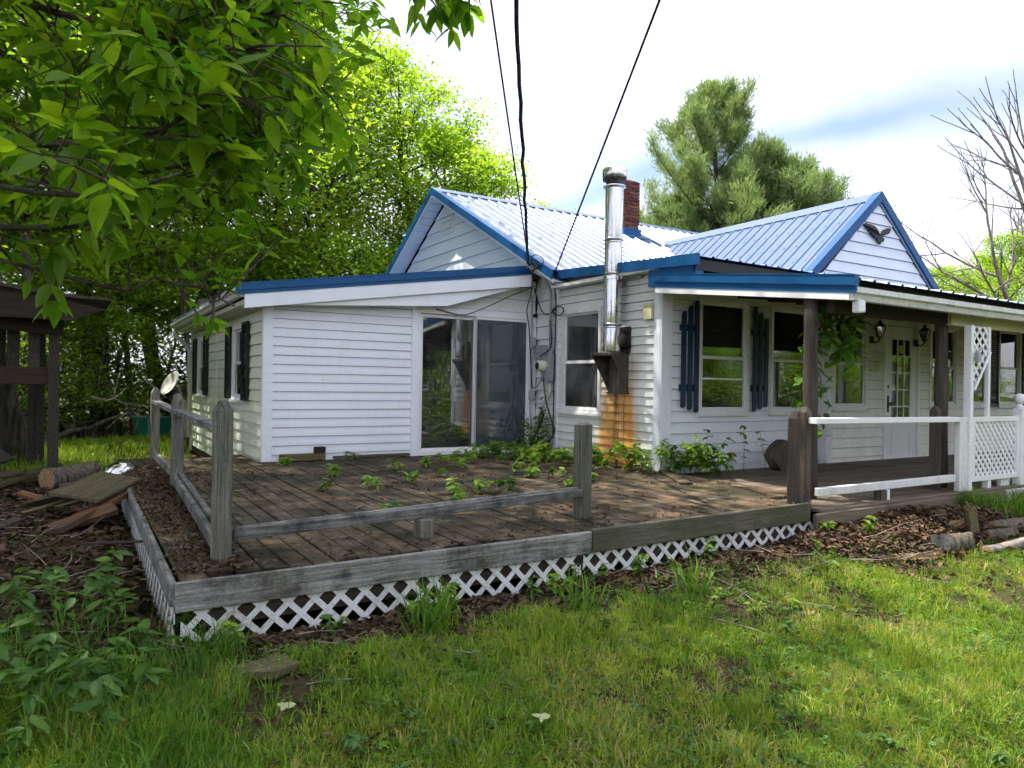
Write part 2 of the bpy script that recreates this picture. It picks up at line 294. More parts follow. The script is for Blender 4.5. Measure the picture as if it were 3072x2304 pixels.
MT = {
 'vinyl': mat_paint('white_vinyl', (0.78, 0.82, 0.87), 0.42, (0.45, 0.48, 0.46), 0.3),
 'vinyl_old': mat_paint('old_white_siding', (0.76, 0.78, 0.77), 0.5, (0.30, 0.31, 0.24), 0.42, 2.2),
 'vinyl_greenlit': mat_paint('green_lit_dirty_siding', (0.72, 0.75, 0.62), 0.5, (0.32, 0.37, 0.22), 0.45, 1.6),  # dirty white siding; green tree light and shade are put into its colour
 'clap': mat_paint('porch_clapboard', (0.79, 0.78, 0.71), 0.5, (0.22, 0.21, 0.19), 0.5, 4.0),
 'rustwall': mat_rustwall('stained_vinyl'),
 'trim': mat_paint('white_trim', (0.82, 0.83, 0.84), 0.45, (0.3, 0.28, 0.22), 0.3, 5),
 'trim_old': mat_paint('flaking_white_paint', (0.74, 0.75, 0.74), 0.55, (0.16, 0.13, 0.1), 0.7, 7),
 'gutter': mat_paint('stained_gutter', (0.66, 0.67, 0.64), 0.4, (0.10, 0.095, 0.08), 0.75, 6, streak=False),
 'blue': mat_paint('blue_metal_trim', (0.006, 0.080, 0.225), 0.42, (0.01, 0.05, 0.13), 0.6, 3, coat=0.0, streak=False, spec=0.25),
 'shutter': mat_paint('navy_shutter_paint', (0.004, 0.022, 0.062), 0.5, (0.012, 0.02, 0.035), 0.4, 4),
 'black': mat_plain('black_paint', (0.010, 0.010, 0.011), 0.5),
 'roof': mat_metalroof('blue_metal_roof'),
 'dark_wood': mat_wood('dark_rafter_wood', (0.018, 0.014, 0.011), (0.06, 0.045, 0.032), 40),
 'deck': mat_wood('weathered_deck_wood', (0.035, 0.029, 0.021), (0.19, 0.152, 0.105), 60, moss=(0.030, 0.028, 0.014), mossamt=0.88, mlo=0.40, stain=(0.20, 0.118, 0.055), stainamt=0.55, lichen=0.4),
 'grey_wood': mat_wood('grey_weathered_wood', (0.045, 0.046, 0.045), (0.31, 0.315, 0.305), 80, moss=(0.07, 0.075, 0.04), mossamt=0.6, lichen=0.35),
 'grey_wood_dark': mat_wood('brown_weathered_wood', (0.035, 0.033, 0.027), (0.20, 0.185, 0.15), 80, moss=(0.06, 0.07, 0.03), mossamt=0.7, mlo=0.42),
 'post_wood': mat_wood('lichen_post_wood', (0.022, 0.024, 0.02), (0.25, 0.25, 0.21), 70, moss=(0.085, 0.10, 0.045), mossamt=0.55, axis=2),
 'dark_post': mat_wood('dark_porch_post_wood', (0.022, 0.018, 0.015), (0.13, 0.11, 0.09), 55, axis=2),
 'porch_floor': mat_wood('porch_floor_wood', (0.09, 0.072, 0.055), (0.22, 0.18, 0.14), 60, moss=(0.04, 0.035, 0.03), mossamt=0.5),
 'split_wood': mat_wood('split_firewood', (0.15, 0.09, 0.045), (0.42, 0.28, 0.16), 40, moss=(0.13, 0.11, 0.085), mossamt=0.8),
 'plank': mat_wood('mossy_plank', (0.04, 0.033, 0.02), (0.16, 0.135, 0.075), 40, moss=(0.09, 0.10, 0.03), mossamt=0.7),
 'rot': mat_wood('rotten_red_wood', (0.05, 0.026, 0.014), (0.22, 0.115, 0.055), 40, moss=(0.05, 0.045, 0.03), mossamt=0.7),
 'shed_wood': mat_wood('shed_board', (0.018, 0.016, 0.013), (0.075, 0.068, 0.052), 40, axis=2),
 'glass': mat_glass('window_glass'),
 'screen': mat_screen('insect_screen'),
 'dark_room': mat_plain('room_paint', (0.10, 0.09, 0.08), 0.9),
 'curtain': mat_plain('curtain_cloth', (0.45, 0.42, 0.36), 0.95),
 'steel': mat_steel('bright_steel'),
 'soot': mat_soot('sooty_steel'),
 'galv': mat_plain('grey_utility_metal', (0.36, 0.38, 0.38), 0.5, 0.3),
 'cable': mat_plain('black_cable', (0.016, 0.016, 0.018), 0.55),
 'greycable': mat_plain('grey_cable', (0.34, 0.34, 0.33), 0.6),
 'brick': mat_brick('red_brick'),
 'mortar': mat_plain('mortar', (0.34, 0.31, 0.27), 0.95),
 'ground': mat_ground('soil'),
 'bark': mat_bark('tree_bark', (0.025, 0.021, 0.016), (0.13, 0.115, 0.09)),
 'bark_dead': mat_bark('dead_tree_bark', (0.12, 0.10, 0.085), (0.36, 0.32, 0.28)),
 'bark_log': mat_bark('log_bark', (0.05, 0.042, 0.032), (0.24, 0.21, 0.165), 30),
 'leaf_bg': mat_leaf('wood_leaf', (0.09, 0.21, 0.018), (0.29, 0.44, 0.042), 0.58),
 'leaf_bg2': mat_leaf('bright_leaf', (0.13, 0.28, 0.022), (0.38, 0.52, 0.055), 0.6),
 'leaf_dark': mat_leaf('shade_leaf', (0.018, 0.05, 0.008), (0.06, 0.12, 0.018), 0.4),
 'leaf_fg': mat_leaf('big_leaf', (0.07, 0.19, 0.014), (0.24, 0.42, 0.025), 0.64, rough=0.36, spec=0.5),
 'pine': mat_leaf('pine_needle', (0.13, 0.235, 0.095), (0.34, 0.44, 0.18), 0.45, (1.3, 1.25, 0.8)),
 'vine': mat_leaf('creeper_leaf', (0.04, 0.12, 0.018), (0.15, 0.26, 0.035), 0.42),
 'leaf_vein': mat_leafvein('veined_leaf', (0.06, 0.18, 0.014), (0.24, 0.42, 0.025), 0.64),
 'gap': mat_plain('shadow_gap_core', (0.035, 0.035, 0.035), 0.9),  # dark wall core that imitates the shadow line between siding courses
 'seedling': mat_leaf('seedling_leaf', (0.10, 0.24, 0.02), (0.30, 0.44, 0.05), 0.45),
 'weed': mat_leaf('weed_leaf', (0.04, 0.12, 0.02), (0.13, 0.24, 0.045), 0.4),
 'palewl': mat_leaf('pale_leaf', (0.45, 0.5, 0.22), (0.5, 0.55, 0.26), 0.3, (1.1, 1.1, 0.7)),
 'litter': mat_leaf('dry_leaf', (0.028, 0.019, 0.012), (0.20, 0.135, 0.085), 0.12, (1.2, 0.9, 0.6), 0.8, 0.15),
 'yellow': mat_plain('yellow_paper', (0.62, 0.72, 0.03), 0.8, var=0.1),
 'paper': mat_plain('white_paper', (0.72, 0.72, 0.7), 0.8, var=0.1),
 'tan': mat_paint('tan_paint', (0.62, 0.50, 0.30), 0.6, (0.2, 0.17, 0.1), 0.3),
 'green_plastic': mat_plain('green_plastic', (0.012, 0.18, 0.13), 0.4),
 'dish': mat_paint('dish_paint', (0.56, 0.55, 0.49), 0.5, (0.25, 0.23, 0.18), 0.4),
 'lamp_glass': mat_plain('lantern_glass', (0.22, 0.23, 0.24), 0.12, var=0.3),
 'beam_yellow': mat_paint('cream_beam_paint', (0.62, 0.58, 0.38), 0.6, (0.28, 0.22, 0.12), 0.5, 3),
}

# grass: blade colour from a per-blade value
def mat_grass():
    m, n, o = mnew('grass_blade')
    at = n.nodes.new('ShaderNodeAttribute'); at.attribute_name = 'rnd'
    c = ramp(n, at.outputs['Fac'], [(0.0, (0.035, 0.11, 0.014)), (0.35, (0.11, 0.235, 0.022)), (0.62, (0.24, 0.36, 0.034)), (0.8, (0.36, 0.41, 0.055)), (0.9, (0.42, 0.36, 0.15)), (1.0, (0.48, 0.40, 0.22))])
    p = n.nodes.new('ShaderNodeBsdfPrincipled'); n.links.new(c, p.inputs['Base Color']); p.inputs['Roughness'].default_value = 0.5; p.inputs['Specular IOR Level'].default_value = 0.3
    t = n.nodes.new('ShaderNodeBsdfTranslucent'); n.links.new(mixc(n, 1.0, c, (1.6, 1.4, 0.6), 'MULTIPLY'), t.inputs[0])
    ms = n.nodes.new('ShaderNodeMixShader'); ms.inputs[0].default_value = 0.38
    n.links.new(p.outputs[0], ms.inputs[1]); n.links.new(t.outputs[0], ms.inputs[2]); n.links.new(ms.outputs[0], o.inputs[0]); return m
MT['grass'] = mat_grass()

# ------------------------------------------------------------------ mesh helpers
class MB:
    def __init__(s): s.v = []; s.f = []
    def add(s, vs, fs):
        b = len(s.v); s.v += [tuple(x) for x in vs]; s.f += [tuple(i + b for i in f) for f in fs]; return s
    def box(s, x0, x1, y0, y1, z0, z1):
        return s.add([(x0,y0,z0),(x1,y0,z0),(x1,y1,z0),(x0,y1,z0),(x0,y0,z1),(x1,y0,z1),(x1,y1,z1),(x0,y1,z1)],
                     [(0,3,2,1),(4,5,6,7),(0,1,5,4),(1,2,6,5),(2,3,7,6),(3,0,4,7)])
    def hexa(s, p):   # 8 points: bottom ring, top ring
        return s.add(p, [(0,3,2,1),(4,5,6,7),(0,1,5,4),(1,2,6,5),(2,3,7,6),(3,0,4,7)])
    def cbox(s, x0, x1, y0, y1, z0, z1, c=0.006):
        # chamfered box
        c = min(c, (x1-x0)*.4, (y1-y0)*.4, (z1-z0)*.4)
        X=(x0,x1); Y=(y0,y1); Z=(z0,z1); vs=[]; idx={}
        for i in (0,1):
            for j in (0,1):
                for k in (0,1):
                    sx=1-2*i; sy=1-2*j; sz=1-2*k
                    idx[i,j,k]=len(vs)
                    vs += [(X[i],Y[j]+sy*c,Z[k]+sz*c),(X[i]+sx*c,Y[j],Z[k]+sz*c),(X[i]+sx*c,Y[j]+sy*c,Z[k])]
        fs=[]
        q=lambda i,j,k,a: idx[i,j,k]+a
        fs.append((q(0,0,0,0),q(0,0,1,0),q(0,1,1,0),q(0,1,0,0))); fs.append((q(1,0,0,0),q(1,1,0,0),q(1,1,1,0),q(1,0,1,0)))
        fs.append((q(0,0,0,1),q(1,0,0,1),q(1,0,1,1),q(0,0,1,1))); fs.append((q(0,1,0,1),q(0,1,1,1),q(1,1,1,1),q(1,1,0,1)))
        fs.append((q(0,0,0,2),q(0,1,0,2),q(1,1,0,2),q(1,0,0,2))); fs.append((q(0,0,1,2),q(1,0,1,2),q(1,1,1,2),q(0,1,1,2)))
        for j in (0,1):
            for k in (0,1):
                fs.append((q(0,j,k,1),q(1,j,k,1),q(1,j,k,2),q(0,j,k,2)) if (j+k)%2==0 else (q(0,j,k,2),q(1,j,k,2),q(1,j,k,1),q(0,j,k,1)))
        for i in (0,1):
            for k in (0,1):
                fs.append((q(i,0,k,2),q(i,1,k,2),q(i,1,k,0),q(i,0,k,0)) if (i+k)%2==0 else (q(i,0,k,0),q(i,1,k,0),q(i,1,k,2),q(i,0,k,2)))
        for i in (0,1):
            for j in (0,1):
                fs.append((q(i,j,0,0),q(i,j,1,0),q(i,j,1,1),q(i,j,0,1)) if (i+j)%2==0 else (q(i,j,0,1),q(i,j,1,1),q(i,j,1,0),q(i,j,0,0)))
        for i in (0,1):
            for j in (0,1):
                for k in (0,1):
                    t=(q(i,j,k,0),q(i,j,k,1),q(i,j,k,2)); fs.append(t if (i+j+k)%2==0 else t[::-1])
        return s.add(vs, fs)
    def tube(s, pts, r, n=8, cap=True):
        pts=[Vector(p) for p in pts]; rs=r if isinstance(r,(list,tuple)) else [r]*len(pts)
        vs=[]; fs=[]; ref=None
        for i,p in enumerate(pts):
            d=(pts[min(i+1,len(pts)-1)]-pts[max(i-1,0)]).normalized()
            if ref is None: ref=Vector((0,0,1)) if abs(d.z)<0.9 else Vector((1,0,0))
            a=d.cross(ref).normalized(); b=d.cross(a).normalized(); ref=b.cross(d) if False else ref
            for k in range(n):
                t=2*math.pi*k/n; vs.append(p+(a*math.cos(t)+b*math.sin(t))*rs[i])
        for i in range(len(pts)-1):
            for k in range(n):
                k2=(k+1)%n; fs.append((i*n+k,i*n+k2,(i+1)*n+k2,(i+1)*n+k))
        if cap: fs.append(tuple(range(n-1,-1,-1))[::-1]); fs.append(tuple(range((len(pts)-1)*n,len(pts)*n))[::-1])
        return s.add(vs, fs)
    def lathe(s, prof, n=20, o=(0,0,0)):
        vs=[]; fs=[]
        for r,z in prof:
            for k in range(n):
                t=2*math.pi*k/n; vs.append((o[0]+r*math.cos(t),o[1]+r*math.sin(t),o[2]+z))
        for i in range(len(prof)-1):
            for k in range(n):
                k2=(k+1)%n; fs.append((i*n+k,i*n+k2,(i+1)*n+k2,(i+1)*n+k))
        return s.add(vs, fs)
    def prism(s, poly, vec):
        n=len(poly); a=[Vector(p) for p in poly]; vec=Vector(vec); b=[p+vec for p in a]
        return s.add(a+b, [tuple(range(n)), tuple(range(2*n-1,n-1,-1))]+[((i+1)%n,i,n+i,n+(i+1)%n) for i in range(n)])

class Plane:   # a wall plane: a along u, z up, d outward along n
    def __init__(s, o, u, n): s.o=Vector(o); s.u=Vector(u); s.n=Vector(n)
    def pt(s, a, z, d=0): return s.o+s.u*a+s.n*d+Vector((0,0,z))
    def box(s, mb, a0, a1, z0, z1, d0, d1):
        P=s.pt
        return mb.hexa([P(a0,z0,d0),P(a1,z0,d0),P(a1,z0,d1),P(a0,z0,d1),P(a0,z1,d0),P(a1,z1,d0),P(a1,z1,d1),P(a0,z1,d1)])
    def ring(s, mb, a0, a1, z0, z1, w, d0, d1):
        s.box(mb,a0,a0+w,z0,z1,d0,d1); s.box(mb,a1-w,a1,z0,z1,d0,d1)
        s.box(mb,a0+w,a1-w,z0,z0+w,d0,d1-.0015); return s.box(mb,a0+w,a1-w,z1-w,z1,d0,d1-.0015)

def mk(name, mb, mat, parent=None, smooth=False, loc=None, rot=None, kind=None):
    me = bpy.data.meshes.new(name); me.from_pydata([tuple(v) for v in mb.v], [], mb.f)
    if smooth: me.polygons.foreach_set('use_smooth', [True]*len(me.polygons))
    me.materials.append(MT[mat] if isinstance(mat, str) else mat)
    me.validate(); 
    import bmesh
    b = bmesh.new(); b.from_mesh(me); bmesh.ops.recalc_face_normals(b, faces=b.faces); b.to_mesh(me); b.free()
    return mkd(name, me, parent, loc, rot, kind)
def base_of(o):
    p=Vector((0,0,0))
    while o is not None: p += Vector(o.get('_b',(0,0,0))); o=o.parent
    return p
def mkd(name, me, parent=None, loc=None, rot=None, kind=None):
    o = bpy.data.objects.new(name, me); COL.objects.link(o)
    if loc is not None: o.location = loc
    if rot is not None: o.rotation_euler = rot
    if parent is not None:
        o.parent = parent; o.matrix_parent_inverse = MW[parent.name].inverted()
    MW[o.name] = Matrix.LocRotScale(o.location, o.rotation_euler, o.scale)
    if kind: o['kind'] = kind
    return o
MW = {}
def tag(o, label, cat, group=None):
    o['label'] = label; o['category'] = cat
    if group: o['group'] = group
    return o
def thing(name, label, cat, loc, group=None, rz=0.0):
    o = bpy.data.objects.new(name, None); COL.objects.link(o); o.location = loc; o.rotation_euler = (0,0,rz); o.empty_display_size = .2
    MW[o.name] = Matrix.LocRotScale(o.location, o.rotation_euler, None)
    return tag(o, label, cat, group)
def copyobj(o, parent=None, loc=None, rot=None):
    c = o.copy(); COL.objects.link(c)
    if loc is not None: c.location = loc
    if rot is not None: c.rotation_euler = rot
    if parent is not None: c.parent = parent; c.matrix_parent_inverse = MW[parent.name].inverted()
    MW[c.name] = Matrix.LocRotScale(c.location, c.rotation_euler, c.scale)
    return c
def board(name, p0, p1, w, t, mat, parent, upv=(0,0,1), c=0.005, jit=0.0):
    # a plank whose local X runs from p0 to p1, width w across, thickness t along upv
    p0=Vector(p0); p1=Vector(p1); d=p1-p0; Ln=d.length; x=d.normalized(); z=Vector(upv); z=(z-x*z.dot(x)).normalized(); y=z.cross(x)
    mb=MB().cbox(0,Ln,-w/2,w/2,-t/2,t/2,c)
    o=mk(name,mb,mat)
    R=Matrix((x,y,z)).transposed().to_4x4(); R.translation=p0
    if jit: R = R @ Matrix.Rotation(random.uniform(-jit,jit),4,'X')
    loc,rot,_=R.decompose(); o.location=loc; o.rotation_euler=rot.to_euler()
    if parent is not None: o.parent=parent; o.matrix_parent_inverse=MW[parent.name].inverted()
    MW[o.name]=R
    return o
def npmesh(name, V, Fc, mat, rnd=None, smooth=False):
    me=bpy.data.meshes.new(name); V=np.asarray(V,np.float32); Fc=np.asarray(Fc,np.int32)
    me.vertices.add(len(V)); me.vertices.foreach_set('co',V.ravel())
    k=Fc.shape[1]; me.loops.add(Fc.size); me.loops.foreach_set('vertex_index',Fc.ravel())
    me.polygons.add(len(Fc)); me.polygons.foreach_set('loop_start',np.arange(0,Fc.size,k,dtype=np.int32)); me.polygons.foreach_set('loop_total',np.full(len(Fc),k,np.int32))
    if smooth: me.polygons.foreach_set('use_smooth',np.ones(len(Fc),bool))
    me.update(calc_edges=True)
    if rnd is not None:
        at=me.attributes.new('rnd','FLOAT','POINT'); at.data.foreach_set('value',np.asarray(rnd,np.float32))
    me.materials.append(MT[mat]); return me

def clip(poly, ax, val, keep_hi):
    outp=[]
    for i in range(len(poly)):
        p,q=poly[i],poly[(i+1)%len(poly)]
        ip=(p[ax]>=val-1e-9) if keep_hi else (p[ax]<=val+1e-9); iq=(q[ax]>=val-1e-9) if keep_hi else (q[ax]<=val+1e-9)
        if ip: outp.append(p)
        if ip!=iq:
            t=(val-p[ax])/(q[ax]-p[ax]); outp.append((p[0]+t*(q[0]-p[0]),p[1]+t*(q[1]-p[1])))
    return outp
def bands(poly, holes, z0, z1):
    zs=[z0,z1]+[h for H in holes for h in (H[2],H[3]) if z0<h<z1]; zs=sorted(set(zs)); res=[]
    for a,b in zip(zs,zs[1:]):
        if b-a<0.004: continue
        pc=clip(clip(poly,1,a,True),1,b,False)
        if len(pc)<3: continue
        segs=[pc]
        for H in holes:
            if H[2]<=a+1e-6 and H[3]>=b-1e-6:
                ns=[]
                for sgm in segs:
                    l=clip(sgm,0,H[0],False); r=clip(sgm,0,H[1],True)
                    for q in (l,r):
                        if len(q)>=3 and max(p[0] for p in q)-min(p[0] for p in q)>0.01: ns.append(q)
                segs=ns
        res += segs
    return res
def siding(parent, pl, poly, holes, zstart, expo, mat, proud=0.016, name='siding_board', dutch=False, gap=0.006):
    zmax=max(p[1] for p in poly); z=zstart; k=0
    while z<zmax-0.02:
        strips=[]
        for sgm in bands(poly,holes,z+gap,z+expo):
            lo_=min(p[0] for p in sgm); hi_=max(p[0] for p in sgm)
            if hi_-lo_>2.2:
                nj=1 if hi_-lo_<4.5 else 2
                cuts=sorted(lo_+(hi_-lo_)*(j+random.uniform(.25,.75))/nj for j in range(nj)); left=sgm
                for c_ in cuts:
                    strips.append(clip(left,0,c_-.0012,False)); left=clip(left,0,c_+.0012,True)
                strips.append(left)
            else: strips.append(sgm)
        for sgm in strips:
            if len(sgm)<3: continue
            sa=random.uniform(-.0018,.0018); am=sum(p[0] for p in sgm)/len(sgm)
            sgm=[(p[0],p[1]+sa*(p[0]-am)) for p in sgm]
            mb=MB(); n=len(sgm)
            def d(zz):
                t=(zz-z)/expo
                if dutch: return 0.004+proud*max(0.0,1-t)**0.6
                return 0.004+proud*(1-t)
            jit=random.uniform(-.0015,.0015)
            fr=[pl.pt(a,zz,d(zz)+jit) for a,zz in sgm]; bk=[pl.pt(a,zz,0.001) for a,zz in sgm]
            if dutch:
                # split the face once for a shadowed double course
                zm=z+expo*.5
                lo=clip(sgm,1,zm,False); hi=clip(sgm,1,zm,True)
                for q,off in ((lo,0),(hi,-.006)):
                    if len(q)>=3:
                        f_=[pl.pt(a,zz,.004+proud*(1-.55*(zz-z)/expo)+off+jit) for a,zz in q]; b_=[pl.pt(a,zz,.001) for a,zz in q]
                        mb.add(f_+b_,[tuple(range(len(q)))]+[((i+1)%len(q),i,len(q)+i,len(q)+(i+1)%len(q)) for i in range(len(q))])
            else:
                mb.add(fr+bk,[tuple(range(n))]+[((i+1)%n,i,n+i,n+(i+1)%n) for i in range(n)])
            mk(name,mb,mat,parent)
        z+=expo; k+=1
def core(name, parent, pl, poly, holes, mat, th=0.1):
    mat='gap'
    mb=MB()
    zs=[min(p[1] for p in poly),max(p[1] for p in poly)]
    for sgm in bands(poly,holes,zs[0],zs[1]): mb.prism([pl.pt(a,z,0) for a,z in sgm],pl.n*-th)
    return mk(name,mb,mat,parent)

def window(parent, pl, a0, a1, z0, z1, split=0.5, casing=0.055, bar=None, screen=False, glass='glass', trim='trim', sill=True, label=None):
    mb=MB(); pl.ring(mb,a0-casing,a1+casing,z0-casing,z1+casing,casing+.004,-.06,.032)
    w=mk('window',mb,trim,parent)
    if label: w['label']=label
    zm=z0+(z1-z0)*split
    for (b0,b1,d) in ((zm-.015,z1,-.02),(z0,zm+.015,-.006)):
        m=MB(); pl.ring(m,a0+.004,a1-.004,b0+.003,b1-.003,.034,d-.014,d+.012); s=mk('sash',m,trim,w)
        m=MB(); pl.box(m,a0+.03,a1-.03,b0+.03,b1-.03,d-.004,d); mk('pane',m,glass,w)
    if bar:
        m=MB(); pl.box(m,a0+.03,a1-.03,bar-.012,bar+.012,-.005,.016); mk('bar',m,trim,w)
    if sill:
        m=MB(); pl.box(m,a0-casing-.02,a1+casing+.02,z0-casing-.03,z0-casing+.006,-.02,.06); mk('sill',m,trim,w)
    if screen:
        m=MB(); pl.box(m,a0+.02,a1-.02,z0+.02,zm,.014,.016); mk('screen',m,'screen',w)
    return w

# ------------------------------------------------------------------ ground
def smooth(a, b, x):
    t = np.clip((x-a)/(b-a), 0, 1); return t*t*(3-2*t)
def gz(x, y):
    x = np.asarray(x, float); y = np.asarray(y, float)
    z = 0.13*smooth(1.2, 4.0, y) + 0.07*smooth(1.0, 5.0, x)*smooth(2.2, 4.0, y)
    z = z + 0.16*np.exp(-((x-6.9)/1.3)**2-((y-3.75)/0.55)**2)
    z = z + 0.14*smooth(8.0, 10.5, x)*smooth(2.6, 4.0, y)
    z = z + 0.05*smooth(4.0, 9.0, y)
    z = z + 0.10*np.exp(-((x+0.35)/0.8)**2-((y-6.6)/2.2)**2)
    z = z + 0.02*np.sin(x*2.1+1.3)*np.cos(y*2.7) + 0.012*np.sin(x*5.3+y*4.1) + 0.008*np.sin(x*11.7-y*9.3)
    z = z - 0.25*smooth(0.35, 0.7, x)*smooth(4.15, 4.5, y)*(1-smooth(17, 18, x))*(1-smooth(15, 16, y))
    return z
def grid1(lo, hi, fine, flo, fhi):
    a = list(np.arange(flo, fhi, fine)); s = fine; x = fhi
    while x < hi: a.append(x); s *= 1.25; x += s
    a.append(hi); s = fine; x = flo-fine
    while x > lo: a.append(x); s *= 1.25; x -= s
    a.append(lo); return np.array(sorted(a))
gx = grid1(-160, 220, 0.12, -4, 12); gy = grid1(-120, 220, 0.12, 0, 9)
XX, YY = np.meshgrid(gx, gy); V = np.stack([XX.ravel(), YY.ravel(), gz(XX, YY).ravel()], 1)
nx, ny = len(gx), len(gy); I, J = np.meshgrid(np.arange(nx-1), np.arange(ny-1)); q = (J*nx+I).ravel()
go = mkd('ground', npmesh('ground', V, np.stack([q, q+1, q+nx+1, q+nx], 1), 'ground', smooth=True)); go['kind'] = 'structure'

# ------------------------------------------------------------------ the house
HOUSE = thing('house', 'white sided farmhouse with blue metal roofs and trim', 'house', (6.28, 9.0, 0.2))
ZD = 0.5
# planes
pF1 = Plane((0, 9.56, 0), (1, 0, 0), (0, -1, 0))
pLW = Plane((2.10, 0, 0), (0, 1, 0), (-1, 0, 0))
pCH = Plane((6.28, 0, 0), (0, 1, 0), (-1, 0, 0))
pP1 = Plane((0, 6.71, 0), (1, 0, 0), (0, -1, 0))
pP2 = Plane((0, 6.60, 0), (1, 0, 0), (0, -1, 0))
pGB = Plane((0, 6.60, 0), (1, 0, 0), (0, -1, 0))

# addition front wall
polyF1 = [(2.10, 0.25), (6.27, 0.25), (6.27, 3.22), (2.10, 2.60)]
hF1 = [(4.24, 6.10, 0.52, 2.585)]
w = core('wall', HOUSE, pF1, polyF1, hF1, 'vinyl')
siding(w, pF1, [(2.20, 0.46), (4.14, 0.46), (4.14, 2.66), (2.20, 2.5)], [], 0.46, 0.118, 'vinyl', 0.017, dutch=True)
siding(w, pF1, [(4.24, 2.66), (6.24, 2.66), (6.24, 3.18), (4.24, 2.88)], [], 2.66, 0.2, 'vinyl_old', 0.012)
m = MB(); pF1.box(m, 2.085, 2.205, 0.42, 2.60, -.01, .03); mk('corner_board', m, 'vinyl', w)
m = MB(); pF1.box(m, 4.135, 4.225, 0.48, 2.72, 0, .035); mk('trim_board', m, 'vinyl', w)
m = MB(); pF1.box(m, 4.226, 6.16, 2.60, 2.66, 0, .03); mk('trim_board', m, 'vinyl', w)
m = MB(); pF1.box(m, 6.145, 6.255, 0.46, 2.60, 0, .026); mk('trim_board', m, 'vinyl_old', w)
# left wall of the addition
hLW = [(10.80, 11.55, 1.30, 2.30), (14.30, 15.10, 1.30, 2.28)]
w = core('wall', HOUSE, pLW, [(9.56, 0.1), (16.0, 0.1), (16.0, 2.62), (9.56, 2.62)], hLW, 'vinyl_greenlit')
siding(w, pLW, [(9.60, 0.22), (15.95, 0.22), (15.95, 2.6), (9.60, 2.6)], hLW, 0.22, 0.150, 'vinyl_greenlit', 0.026)
m = MB(); pLW.box(m, 12.95, 13.02, 0.2, 2.6, 0, .03); mk('trim_board', m, 'vinyl_greenlit', w)
m = MB(); pLW.box(m, 9.535, 9.61, 0.2, 2.6, 0.002, .028); mk('corner_board', m, 'vinyl_greenlit', w)
m = MB(); pLW.box(m, 15.92, 16.02, 0.1, 2.6, 0, .03); mk('corner_board', m, 'trim', w)
for h in hLW:
    window(HOUSE, pLW, *h, trim='trim', casing=.05)
    for a0, a1 in ((h[0]-.47, h[0]-.065), (h[1]+.065, h[1]+.47)):
        m = MB(); pLW.ring(m, a0, a1, h[2]-.04, h[3]+.06, .05, .022, .062); sh = mk('shutter', m, 'black', HOUSE)
        sh['label'] = 'black louvred shutter'
        m = MB()
        nl = 26
        for k in range(nl):
            z = h[2]+.02+k*(h[3]-h[2]-.02)/nl
            P = pLW.pt
            m.hexa([P(a0+.05,z,.026),P(a1-.05,z,.026),P(a1-.05,z,.055),P(a0+.05,z,.055),P(a0+.05,z+.026,.026),P(a1-.05,z+.026,.026),P(a1-.05,z+.008,.055),P(a0+.05,z+.008,.055)])
        mk('louver', m, 'black', sh, kind='stuff')
# chimney wall (old siding by the meter, then stained vinyl)
hCH = [(7.95, 8.80, 1.20, 2.60)]
w = core('wall', HOUSE, pCH, [(6.72, 0.25), (9.56, 0.25), (9.56, 3.26), (8.95, 3.18), (6.72, 3.03)], hCH, 'vinyl_old')
siding(w, pCH, [(8.97, 0.45), (9.53, 0.45), (9.53, 3.2), (8.97, 3.16)], [], 0.45, 0.2, 'vinyl_old', 0.022)
siding(w, pCH, [(6.82, 0.40), (8.93, 0.40), (8.93, 3.15), (6.82, 3.02)], hCH, 0.40, 0.112, 'rustwall', 0.02)
m = MB(); pCH.box(m, 8.93, 8.97, 0.4, 3.15, 0, .032); mk('trim_board', m, 'vinyl', w)
m = MB(); pCH.box(m, 6.685, 6.82, 0.35, 2.98, 0, .035); mk('corner_board', m, 'vinyl', w)
window(HOUSE, pCH, 7.95, 8.80, 1.20, 2.60, 0.49, .05, trim='trim_old', label='tall sash window with rusty sill beside the stove pipe')
# porch wall one
hP1 = [(6.95, 7.80, 1.25, 2.66), (8.34, 9.16, 1.25, 2.66)]
w = core('wall', HOUSE, pP1, [(6.28, 0.2), (9.55, 0.2), (9.55, 3.0), (6.28, 3.0)], hP1, 'vinyl')
siding(w, pP1, [(6.42, 0.38), (9.50, 0.38), (9.50, 2.86), (6.42, 2.86)], hP1, 0.38, 0.142, 'vinyl', 0.024)
m = MB(); pP1.box(m, 6.245, 6.42, 0.36, 2.86, 0, .036); mk('corner_board', m, 'vinyl', w)
window(HOUSE, pP1, *hP1[0], 0.49, .05, bar=1.66, trim='trim', label='sash window between two navy slat shutters')
window(HOUSE, pP1, *hP1[1], 0.49, .05, trim='trim')
for side in (-1, 1):
    base = 6.95-.075 if side < 0 else 7.80+.075
    sh = None
    offs = []
    for k in range(3):
        c = base+side*(.05+.115*k)
        top = 2.66-.075*k if side > 0 else 2.66-.075*k; bot = 1.22-.0+.03*k
        m = MB(); P = pP1.pt
        pts = [(c-.038, bot+.02), (c-.018, bot), (c+.026, bot+.012), (c+.038, bot+.03), (c+.038, top-.035), (c+.026, top-.008), (c+.006, top), (c-.026, top-.02), (c-.038, top-.045)]
        m.prism([P(a, z, .068) for a, z in pts], (0, .014, 0))
        if sh is None:
            mb = MB(); pP1.box(mb, min(base, base+side*.33), max(base, base+side*.33), 1.50, 1.58, .03, .052)
            sh = mk('shutter', mb, 'shutter', HOUSE); mb = MB(); pP1.box(mb, min(base, base+side*.33), max(base, base+side*.33), 2.26, 2.34, .03, .052); mk('batten', mb, 'shutter', sh); sh['label'] = 'navy board shutter of three stepped slats'
        mk('slat', m, 'shutter', sh)
